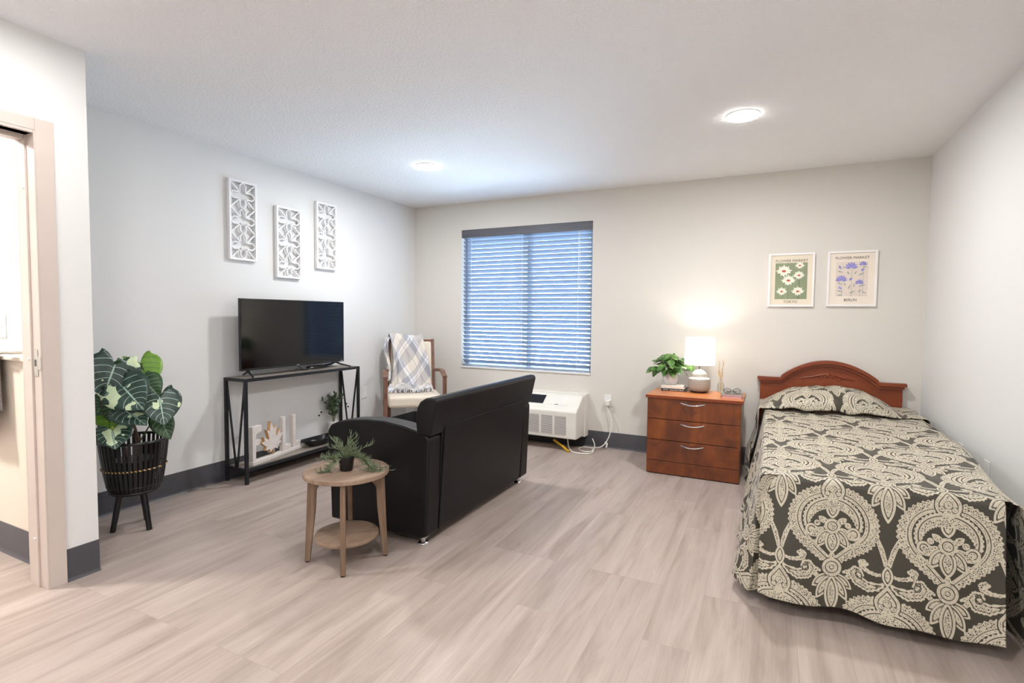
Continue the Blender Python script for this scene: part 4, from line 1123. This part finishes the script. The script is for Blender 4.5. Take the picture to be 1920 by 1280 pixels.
# ---- damask field
def damask(U, V):
    """signed distances of the light motif on cloth coordinates (metres); column pitch .188, repeat .80, half drop"""
    PX, PY = .376, .80
    res = np.full(U.shape, 1.0)
    def vec_uneven(px, py, r1, r2, h):
        px = np.abs(px); bb = (r1 - r2) / h; a = math.sqrt(max(1e-9, 1 - bb * bb)); k = -px * bb + py * a
        d1 = np.hypot(px, py) - r1; d2 = np.hypot(px, py - h) - r2; d3 = px * a + py * bb - r1
        return np.where(k < 0, d1, np.where(k > a * h, d2, d3))
    def vesica(px, py, ax, ay, bx, by, w):
        L = math.hypot(bx - ax, by - ay); ux, uy = (bx - ax) / L, (by - ay) / L
        cx_, cy_ = (ax + bx) / 2, (ay + by) / 2; x = (px - cx_) * ux + (py - cy_) * uy; y = -(px - cx_) * uy + (py - cy_) * ux
        d = L / 2; w2 = w / 2; off = (d * d - w2 * w2) / (2 * w2); R = off + w2
        return np.hypot(x, np.abs(y) + off) - R
    def circ(px, py, cx_, cy_, r): return np.hypot(px - cx_, py - cy_) - r
    def arcband(px, py, pts, rads):
        d = np.full(px.shape, 1.0)
        for i in range(len(pts) - 1):
            (ax, ay), (bx, by) = pts[i], pts[i + 1]; L2 = (bx - ax) ** 2 + (by - ay) ** 2
            t = np.clip(((px - ax) * (bx - ax) + (py - ay) * (by - ay)) / L2, 0, 1)
            r = rads[i] + (rads[i + 1] - rads[i]) * t
            d = np.minimum(d, np.hypot(px - ax - t * (bx - ax), py - ay - t * (by - ay)) - r)
        return d
    def over(a, b, g=.0030): return np.minimum(np.maximum(a, g - b), b)         # b on top of a with a dark gap between
    def line(a, f, w=.0021): return np.maximum(a, w - np.abs(f))                # a dark line where f = 0
    for col in (0, 1):
        x = (U - col * .188 + PX / 2) % PX - PX / 2
        y = (V - col * .40 + PY * .48) % PY - PY * .48
        y = y / 1.07; ax = np.abs(x)
        th_ = np.arctan2(y, x)
        ys = y / .86
        outer = vec_uneven(x, -ys, .160, .012, .197); inner = vec_uneven(x, -(ys - .0), .113, .006, .160)
        outer = outer + .0034 * np.sin(th_ * 52)
        ring = line(np.maximum(outer, -inner), inner - .013)
        crown = vec_uneven(x, y - .118, .041, .003, .062)
        crown = line(crown, crown + .012); crown = over(crown, circ(x, y, 0, .122, .012)); crown = over(crown, circ(ax, y, .020, .106, .008))
        ring = over(ring, crown, .0045)
        # paisley pair
        e1 = np.hypot(x / 1.12, (y - .0)) - .094; e2 = np.hypot(x / 1.02, (y + .034)) - .082
        pa = np.maximum(np.maximum(e1, -e2), -(y + .045))
        pa = line(pa + .0022 * np.sin(th_ * 40), e1 + .011)
        kn = circ(ax, y, .074, -.040, .023); kn = line(kn, circ(ax, y, .074, -.040, .013)); pa = over(pa, kn)
        pa = over(pa, circ(ax, y, .054, -.012, .011))
        # lotus in the middle
        cu = arcband(ax, y, [(.020, -.048), (.050, -.076), (.078, -.094), (.093, -.087), (.091, -.072), (.081, -.074)], [.008, .007, .006, .006, .005, .004])
        lot = over(cu, vesica(ax, y, .012, -.026, .082, -.064, .032))
        p2 = vesica(ax, y, .006, -.028, .058, -.104, .040); lot = over(lot, line(p2, p2 + .0085))
        lot = over(lot, vesica(ax, y, .012, -.012, .050, .014, .024))
        p1 = vesica(x, y, 0, -.030, 0, -.126, .052); p1 = line(p1, p1 + .0095); lot = over(lot, p1)
        fan = circ(x, y, 0, -.020, .029) + .0024 * np.sin(th_ * 16); fan = line(fan, circ(x, y, 0, -.020, .017)); lot = over(lot, fan)
        lo = vesica(x, y, 0, .082, 0, .010, .046); lo = line(lo, lo + .0095); lot = over(lot, lo)
        lot = np.minimum(lot, vesica(x, y, 0, -.120, 0, -.146, .020))
        # knot and hanging palmette
        q4 = arcband(ax, y, [(.010, -.210), (.045, -.217), (.062, -.202), (.054, -.185), (.042, -.192)], [.008, .009, .008, .006, .005])
        q3 = vesica(ax, y, .006, -.202, .070, -.250, .036); plm = over(q4, line(q3, q3 + .008))
        q2 = vesica(ax, y, .004, -.207, .054, -.296, .038); plm = over(plm, line(q2, q2 + .0085))
        q1 = vesica(x, y, 0, -.205, 0, -.348, .050); plm = over(plm, line(q1, q1 + .010))
        kt = circ(x, y, 0, -.178, .034); kt = line(kt, circ(x, y, 0, -.178, .022)); kt = line(kt, circ(x, y, 0, -.178, .008), .0018)
        plm = over(plm, kt); ring = over(ring, kt, .0045)
        # scroll pair above the crown
        dia = vesica(x, y, 0, .252, 0, .180, .036); dia = line(dia, dia + .0085)
        stm = arcband(ax, y, [(.004, .235), (.010, .272), (.020, .305), (.034, .338), (.050, .366)], [.004, .008, .009, .007, .001])
        s1 = arcband(ax, y, [(.006, .222), (.035, .212), (.062, .214), (.084, .224), (.088, .238), (.078, .246), (.068, .240), (.072, .232)], [.003, .006, .007, .010, .010, .007, .006, .004]) + .0012 * np.sin(ax * 480)
        s2 = arcband(ax, y, [(.004, .192), (.034, .170), (.066, .160), (.098, .168), (.113, .188), (.106, .206), (.090, .206), (.084, .194)], [.003, .013, .019, .021, .018, .012, .009, .007]) + .0016 * np.sin(np.arctan2(y - .19, ax - .09) * 22)
        s2 = line(s2, s2 + .009); s2 = line(s2, circ(ax, y, .094, .188, .011))
        scr = over(over(s1, stm), s2); scr = over(scr, dia)
        res = np.minimum(res, np.minimum.reduce([ring, pa, lot, plm, scr]))
    return res
def damask_mat():
    m = NT('damask_bedspread', rough=.48, spec=.6)
    d = m.n('Attribute', attribute_name='damask').outputs['Fac']
    uv = m.n('Attribute', attribute_name='cloth_uv').outputs['Vector']
    mask = m.n('MapRange', {0: d, 1: .0007, 2: -.0007, 3: 0.0, 4: 1.0}).outputs[0]
    edge = m.n('MapRange', {0: d, 1: -.0030, 2: -.0038, 3: 1.0, 4: 0.0}).outputs[0]
    v1 = m.n('TexVoronoi', {'Vector': uv, 'Scale': 150.0}, feature='DISTANCE_TO_EDGE').outputs[0]
    v2 = m.n('TexVoronoi', {'Vector': uv, 'Scale': 300.0}).outputs[0]
    lace = m.math('MAXIMUM', m.math('LESS_THAN', v1, .16), m.math('LESS_THAN', v2, .30))
    k = m.math('MULTIPLY', mask, m.math('MAXIMUM', edge, lace))
    weave = m.noise(m.mapping(uv, (900, 300, 1)), 1, 2)
    dark = m.ramp(weave, [(.3, srgb(50, 46, 35)), (.7, srgb(62, 57, 44))])
    light = m.ramp(weave, [(.3, srgb(188, 178, 156)), (.7, srgb(212, 203, 183))])
    m.to(m.mix(k, dark, light), 'Base Color')
    m.bump(m.math('ADD', m.math('MULTIPLY', k, 1.0), m.math('MULTIPLY', weave, .3)), .25, .0012)
    m.b.inputs['Sheen Weight'].default_value = .12; m.b.inputs['Sheen Roughness'].default_value = .35
    return m.m
M['damask'] = damask_mat()
def cloth_mesh(name, X, Y, Z, Uc, Vc, parent=None, pieces=None):
    """pieces: list of (X,Y,Z,U,V) 2-D arrays, joined"""
    vs, fs, us, vv = [], [], [], []; n0 = 0
    for (X, Y, Z, Uc, Vc) in pieces:
        h, w = X.shape; vs.append(np.stack([X, Y, Z], -1).reshape(-1, 3)); us.append(Uc.reshape(-1)); vv.append(Vc.reshape(-1))
        idx = np.arange(h * w).reshape(h, w) + n0
        fs.append(np.stack([idx[:-1, :-1], idx[:-1, 1:], idx[1:, 1:], idx[1:, :-1]], -1).reshape(-1, 4)); n0 += h * w
    vs = np.concatenate(vs).astype(np.float32); fs = np.concatenate(fs).astype(np.int32); us = np.concatenate(us); vv = np.concatenate(vv)
    me = bpy.data.meshes.new(name)
    me.vertices.add(len(vs)); me.vertices.foreach_set('co', vs.reshape(-1))
    me.loops.add(len(fs) * 4); me.loops.foreach_set('vertex_index', fs.reshape(-1))
    me.polygons.add(len(fs)); me.polygons.foreach_set('loop_start', np.arange(0, len(fs) * 4, 4, dtype=np.int32))
    me.polygons.foreach_set('use_smooth', np.ones(len(fs), dtype=bool))
    me.update(); me.validate()
    a = me.attributes.new('damask', 'FLOAT', 'POINT'); a.data.foreach_set('value', damask(us, vv).astype(np.float32))
    a = me.attributes.new('cloth_uv', 'FLOAT_VECTOR', 'POINT'); a.data.foreach_set('vector', np.stack([us, vv, us * 0], -1).astype(np.float32).reshape(-1))
    me.materials.append(M['damask'])
    o = bpy.data.objects.new(name, me); C.objects.link(o)
    if parent: o.parent = parent
    t_ = o.modifiers.new('thickness', 'SOLIDIFY'); t_.thickness = .003; t_.offset = -1
    return o
# cloth coordinate origin: u = x - 3.865 (even column), v = 0 at the medallion centre of the foot drape
V0 = .153                                           # v at the foot edge (y = BY0)
def ucoord(x): return x - 3.865
st_ = .0036
def smoothstep(t): t = np.clip(t, 0, 1); return t * t * (3 - 2 * t)
# profile of a rolled edge then hang: distance s from the start of the rounding -> (out, down)
RR = .030
def edge_prof(s, slope):
    arc = RR * PI / 2
    out = np.where(s < arc, RR * np.sin(np.clip(s, 0, arc) / RR), RR + (s - arc) * slope)
    down = np.where(s < arc, RR * (1 - np.cos(np.clip(s, 0, arc) / RR)), RR + (s - arc) * math.sqrt(1 - slope * slope))
    return out, down
DROP = .535
# top (flat) part
xs = np.arange(BX0 + RR, BX1 - RR + st_ / 2, st_); ys_ = np.arange(BY0 + RR, 4.752, st_)
X, Y = np.meshgrid(xs, ys_)
Zt = BT + .004 * np.sin(X * 9 + Y * 2) * np.sin(Y * 5) + .002 * np.sin(X * 31 + Y * 17)
def ztop_(x, y): return BT + .004 * np.sin(x * 9 + y * 2) * np.sin(y * 5) + .002 * np.sin(x * 31 + y * 17)
FLR = lambda y: .095 * smoothstep((y - 2.55) / 1.0)
Xtop = BX0 + RR + (X - BX0 - RR) * (1 + FLR(Y) / (BX1 - BX0 - 2 * RR))
top = (Xtop, Y, Zt + .012 * smoothstep((X - 4.2) / .25) * smoothstep((Y - 2.6) / .6), ucoord(X), Y - BY0 + V0)
# foot drape
ss = np.arange(0, DROP, st_)
xf = np.arange(BX0 + .008, BX1 - .045, st_); X, Sd = np.meshgrid(xf, ss)
o_, d_ = edge_prof(Sd, .16)
hem = .018 * np.sin((X - 3.6) * 7.5) + .010 * np.sin(X * 23)
k = smoothstep(Sd / DROP)
wave = .012 * np.sin((X - 3.6) * 15) * k + .010 * np.sin((X - 3.6) * 6 + 1) * k
lcurl = .020 * np.exp(-((X - 3.60) / .03) ** 2) * k
foot = (X + .02 * k * 0, BY0 + RR - o_ - wave + lcurl, np.where(Sd > 0, ztop_(X, BY0 + RR) - d_, ztop_(X, BY0 + RR)) , ucoord(X), V0 + RR - Sd)
ql = np.clip((BX0 + RR - X) / RR, 0, .98); qr = np.clip((X - (BX1 - RR)) / RR, 0, .98)
foot[2][:] -= RR * (2 - np.sqrt(1 - ql ** 2) - np.sqrt(1 - qr ** 2)) * (1 - smoothstep(Sd / .12))
foot[2][:] = np.maximum(foot[2] + hem * k * .6, .03)
# left side drape incl. flared panel that wraps behind the foot panel
DL = .545
ss2 = np.arange(0, DL, st_)
yl = np.arange(BY0 - .02, 4.752, st_); Yg, Sd = np.meshgrid(yl, ss2)
o_, d_ = edge_prof(Sd, .17); k = smoothstep(Sd / DL)
near = np.clip((BY0 + .10 - Yg) / .12, 0, 1)
wv = .014 * np.sin(Yg * 13) * k + .010 * np.sin(Yg * 29 + 1) * k
left = (BX0 + RR - o_ - wv + .055 * near ** 2 * k, Yg - .02 * k * near, np.maximum(BT - d_, .012), ucoord(BX0 + RR) - Sd, Yg - BY0 + V0)
# return flap: from the tip back behind the foot panel
tt = np.arange(0, .17, st_); Tg, Sd = np.meshgrid(tt, ss2); o_, d_ = edge_prof(Sd, .17); k = smoothstep(Sd / DL)
x_start = BX0 + RR - o_ - (.014 * math.sin(yl[0] * 13) + .010 * math.sin(yl[0] * 29 + 1)) * k + .055 * k
flap = (x_start + Tg * (.35 + .65 * k) , (yl[0] - .02 * k) + .018 * np.sin(Tg * 40) * k + Tg * .15 , np.maximum(BT - d_, .012), ucoord(BX0 + RR) - Sd, yl[0] - BY0 + V0 - Tg)
# right side drape between bed and wall, its corner trailing on the floor
yr = np.arange(BY0 - .015, 4.752, st_); Yg, Sd = np.meshgrid(yr, np.arange(0, .60, st_)); o_, d_ = edge_prof(Sd, .06); k = smoothstep(Sd / .55)
nearr = np.clip((BY0 + .16 - Yg) / .18, 0, 1)
xr = BX1 - RR + FLR(Yg) + o_ * (1 - .5 * FLR(Yg) / .095) + .012 * np.sin(Yg * 15) * k + .03 * nearr * k
zr = BT + .012 * smoothstep((Yg - 2.6) / .6) - d_
spill = np.maximum(.012 - zr, 0)
zr = np.maximum(zr, .012)
right = (np.minimum(xr, W - .030), Yg - .10 * nearr * np.clip(Sd - .35, 0, 1) / .2 - spill * 1.2 * nearr - .0, zr, ucoord(BX1 - RR) + Sd, Yg - BY0 + V0)
bs_ = cloth_mesh('bedspread', None, None, None, None, None, pieces=[top, foot, left, flap, right])
tag(bs_, 'dark brown and cream damask bedspread draped over the single bed', 'bedspread')

# pillow under matching damask cover
pxs = np.arange(-.60, .62, st_); pys = np.arange(0, 1.0001, 1 / 150)
U_, T_ = np.meshgrid(pxs, pys)                      # u: across, t: front -> back over the pillow
HWL, HWR, cxp = .447, .520, 4.022
fall = np.clip(-U_ - HWL, 0, 1) + np.clip(U_ - HWR, 0, 1)      # hanging part beyond the bed edges
pu = np.clip(U_ + .010, -.425, .425) / .425
sh_ = np.clip(1 - np.abs(pu) ** 2.6, 0, 1) ** .95
hgt = .158 * sh_ * (1 + .03 * np.sin(U_ * 14))
prof_y = T_ * .50; arch = np.sin(PI * np.clip(T_ * .88 + .002, 0, 1)) ** .50
crease = .008 * np.sin(U_ * 26 + 2) * np.exp(-T_ * 5) + .004 * np.sin(U_ * 45 + T_ * 9)
Zp = BT + .012 + hgt * arch + crease * sh_ + .008 * smoothstep((U_ - .38) / .08) * (1 + .4 * np.sin(T_ * 11))
Yp = 4.225 + prof_y - .028 * np.sin(PI * np.clip(T_ * 4, 0, 1)) * sh_ + .02 * (1 - sh_) * (1 - T_)
Xp = cxp + np.clip(U_, -HWL, HWR)
o_, d_ = edge_prof(fall, .12)
Xp = Xp + np.sign(U_) * np.minimum(o_, .098)
Zp = Zp - d_ * 1.0
Yp = np.minimum(Yp, 4.752)
Xp = np.minimum(Xp, W - .03)
pil = cloth_mesh('pillow', None, None, None, None, None, pieces=[(Xp, Yp, Zp, U_ + .188 + (cxp - 3.865), T_ * .56 + .33)])
tag(pil, 'damask covered pillow at the head of the bed against the headboard', 'pillow')
# left flap of the pillow cover hanging beside the bed near the headboard
ss3 = np.arange(0, .50, st_); yy3 = np.arange(4.24, 4.745, st_); Yg, Sd = np.meshgrid(yy3, ss3); k = smoothstep(Sd / .5)
fl_ = (3.556 - Sd * .16 - .020 * np.sin(Yg * 22) * k - .008 * np.sin(Sd * 22), Yg - .05 * k * np.clip((4.35 - Yg) / .1, 0, 1), BT + .008 - Sd * .98 + .03 * np.sin(Yg * 9) * k, ucoord(3.556) - Sd, Yg - BY0 + V0 + .1)
flp = cloth_mesh('hanging_corner', None, None, None, None, None, parent=pil, pieces=[fl_])

# ================================================================== LOW SHELF: dish, stones, vase
ds = thing('serving_dish', 'black boat-shaped dish on the low shelf of the console', 'dish', (.130, 3.285, .1162), math.radians(0))
def dish(u, v):
    a = 2 * PI * u; r = .55 + .45 * v; sy_ = .155; sx_ = .070
    sq = lambda t: math.copysign(abs(t) ** .6, t)
    return (sx_ * r * sq(math.cos(a)), sy_ * r * sq(math.sin(a)), 0.058 * v ** 1.3 + .012 * v * abs(math.sin(a)) ** 3)
b = MB(); b.grid(dish, 48, 6); b.f.append(tuple(range(47, -1, -1)))
b.build('bowl', M['black_plastic'], ds, smooth=True, thick=.004)
M['stone_w'] = plain('white_stone', (214, 220, 232), .35, var=.1); M['stone_g'] = plain('grey_stone', (124, 122, 126), .35, var=.15)
for (y, r, mt, lab, c_) in ((-.055, .034, 'stone_g', 'smooth grey stone in the black dish', 0), (.040, .024, 'stone_w', 'smooth white stone in the black dish', 0)):
    o = MB().ball((0, 0, 0), r * .8, r, r * .62).build('stone', M[mt], None, smooth=True); o.location = (.130, 3.285 + y, .1162 + .008 + r * .6); tag(o, lab, 'stone')
v2 = thing('shelf_vase_plant', 'small white vase of bushy green leaves standing on the console shelf', 'potted plant', (.090, 3.505, .1162))
m = NT('two_tone_vase', rough=.4); x = m.n('SeparateXYZ', {0: m.coord()}); vr = m.n('TexVoronoi', {'Vector': m.coord(), 'Scale': 120.0}).outputs[0]
lowc = m.mix(m.math('LESS_THAN', vr, .3), srgb(216, 198, 164), srgb(120, 96, 70)); m.to(m.mix(m.math('GREATER_THAN', x.outputs[2], .085), lowc, srgb(222, 218, 212)), 'Base Color'); M['vase2'] = m.m
MB().lathe([(.036, 0), (.048, .02), (.055, .055), (.052, .09), (.046, .115), (.048, .145), (.050, .155), (.046, .155)], (0, 0, 0), 30).build('vase', M['vase2'], v2, smooth=True)
b = MB(); st = MB(); rnd = random.Random(31)
M['olive'] = plain('dusty_green_leaves', (66, 84, 58), .5, var=.45, vs=18)
for k in range(24):
    a = rnd.uniform(0, 2 * PI); sp_r = rnd.uniform(.01, .115); h = rnd.uniform(.20, .29) - sp_r * .5
    p0 = Vector((0, 0, .14)); p2 = Vector((sp_r * math.cos(a) * .75, sp_r * math.sin(a) * 1.15, .155 + h)); 
    if p2.x < -.06: p2.x = -.06
    p1 = (p0 + p2) / 2 + Vector((0, 0, .03)); st.tube([p0, p1, p2], .0012, 4)
    for q in range(9):
        t = .3 + .7 * q / 8; c = p0.lerp(p1, t * 2) if t < .5 else p1.lerp(p2, t * 2 - 1)
        dv = Vector((rnd.uniform(-1, 1), rnd.uniform(-1, 1), rnd.uniform(-.1, 1))).normalized()
        heart(b, c, c + dv * rnd.uniform(.030, .046), Vector((rnd.uniform(-.3, 1), rnd.uniform(-1, .3), 1)), .020, .1, .1, 4, 0)
b.build('foliage', M['olive'], v2, smooth=True, fix=False); st.build('stems', M['stem'], v2)
b = MB()
for (y, z_) in ((-.19, .245), (-.165, .27), (.16, .27), (.14, .30)):
    b.ball((.02, y * 1.0, z_), .008, .008, .008); b.tube([(0, 0, .2), (.01, y * .6, z_ + .02), (.02, y, z_)], .0009, 4)
b.build('berries', M['black_plastic'], v2, smooth=True)

# ================================================================== BATHROOM towel bar
tb = thing('towel_bar', 'brushed steel towel bar on the bathroom wall', 'towel bar', (.355, 1.24, 1.042))
MB().box(-.016, .016, -.010, -.0005, -.026, .026).build('bracket', M['steel'], tb, bevel=.002)
MB().tube([(0, -.01, 0), (0, -.052, 0), (-.06, -.060, 0), (-.10, -.068, -.004), (-.62, -.068, -.004)], .008, 10).build('rail', M['steel'], tb, smooth=True)
MB().box(-.616, -.584, -.060, -.0005, -.026, .026).build('bracket', M['steel'], tb, bevel=.002)
m = NT('grey_towel', rough=.95, spec=.1); m.to(m.ramp(m.noise(m.mapping(m.coord(), (6, 6, 40)), 2), [(.3, srgb(120, 112, 112)), (.7, srgb(150, 142, 142))]), 'Base Color'); m.bump(m.noise(m.coord(), 260, 2), .5, .003); M['towel'] = m.m
def tw(u, v):
    x = -.155 + .40 * (u - 1) + .018 * v * u; s_ = v * .74
    if s_ < .30: y, z_ = -.052 + .006, -.30 + s_
    elif s_ < .33: a = (s_ - .30) / .03 * PI; y, z_ = -.068 + .022 * math.cos(a), .0 + .012 * math.sin(a)
    else: y, z_ = -.090 - .004 * math.sin(u * 20), -(s_ - .33)
    return (x - .02 * math.sin(v * 3), y, z_)
b = MB(); b.grid(tw, 20, 60); o = b.build('bath_towel', M['towel'], None, smooth=True, thick=.008)
o.location = (.355, 1.24, 1.042); tag(o, 'grey towel hanging over the bathroom towel bar', 'towel')
# ceiling sprinkler cap
b = MB().lathe([(.012, 0), (.012, -.004), (.006, -.008)], (0, 0, 0), 16)
o = b.build('ceiling_sprinkler', M['white'], None, smooth=True); o.location = (1.013, 1.11, H); tag(o, 'tiny round sprinkler cover on the ceiling near the bathroom wall', 'sprinkler')
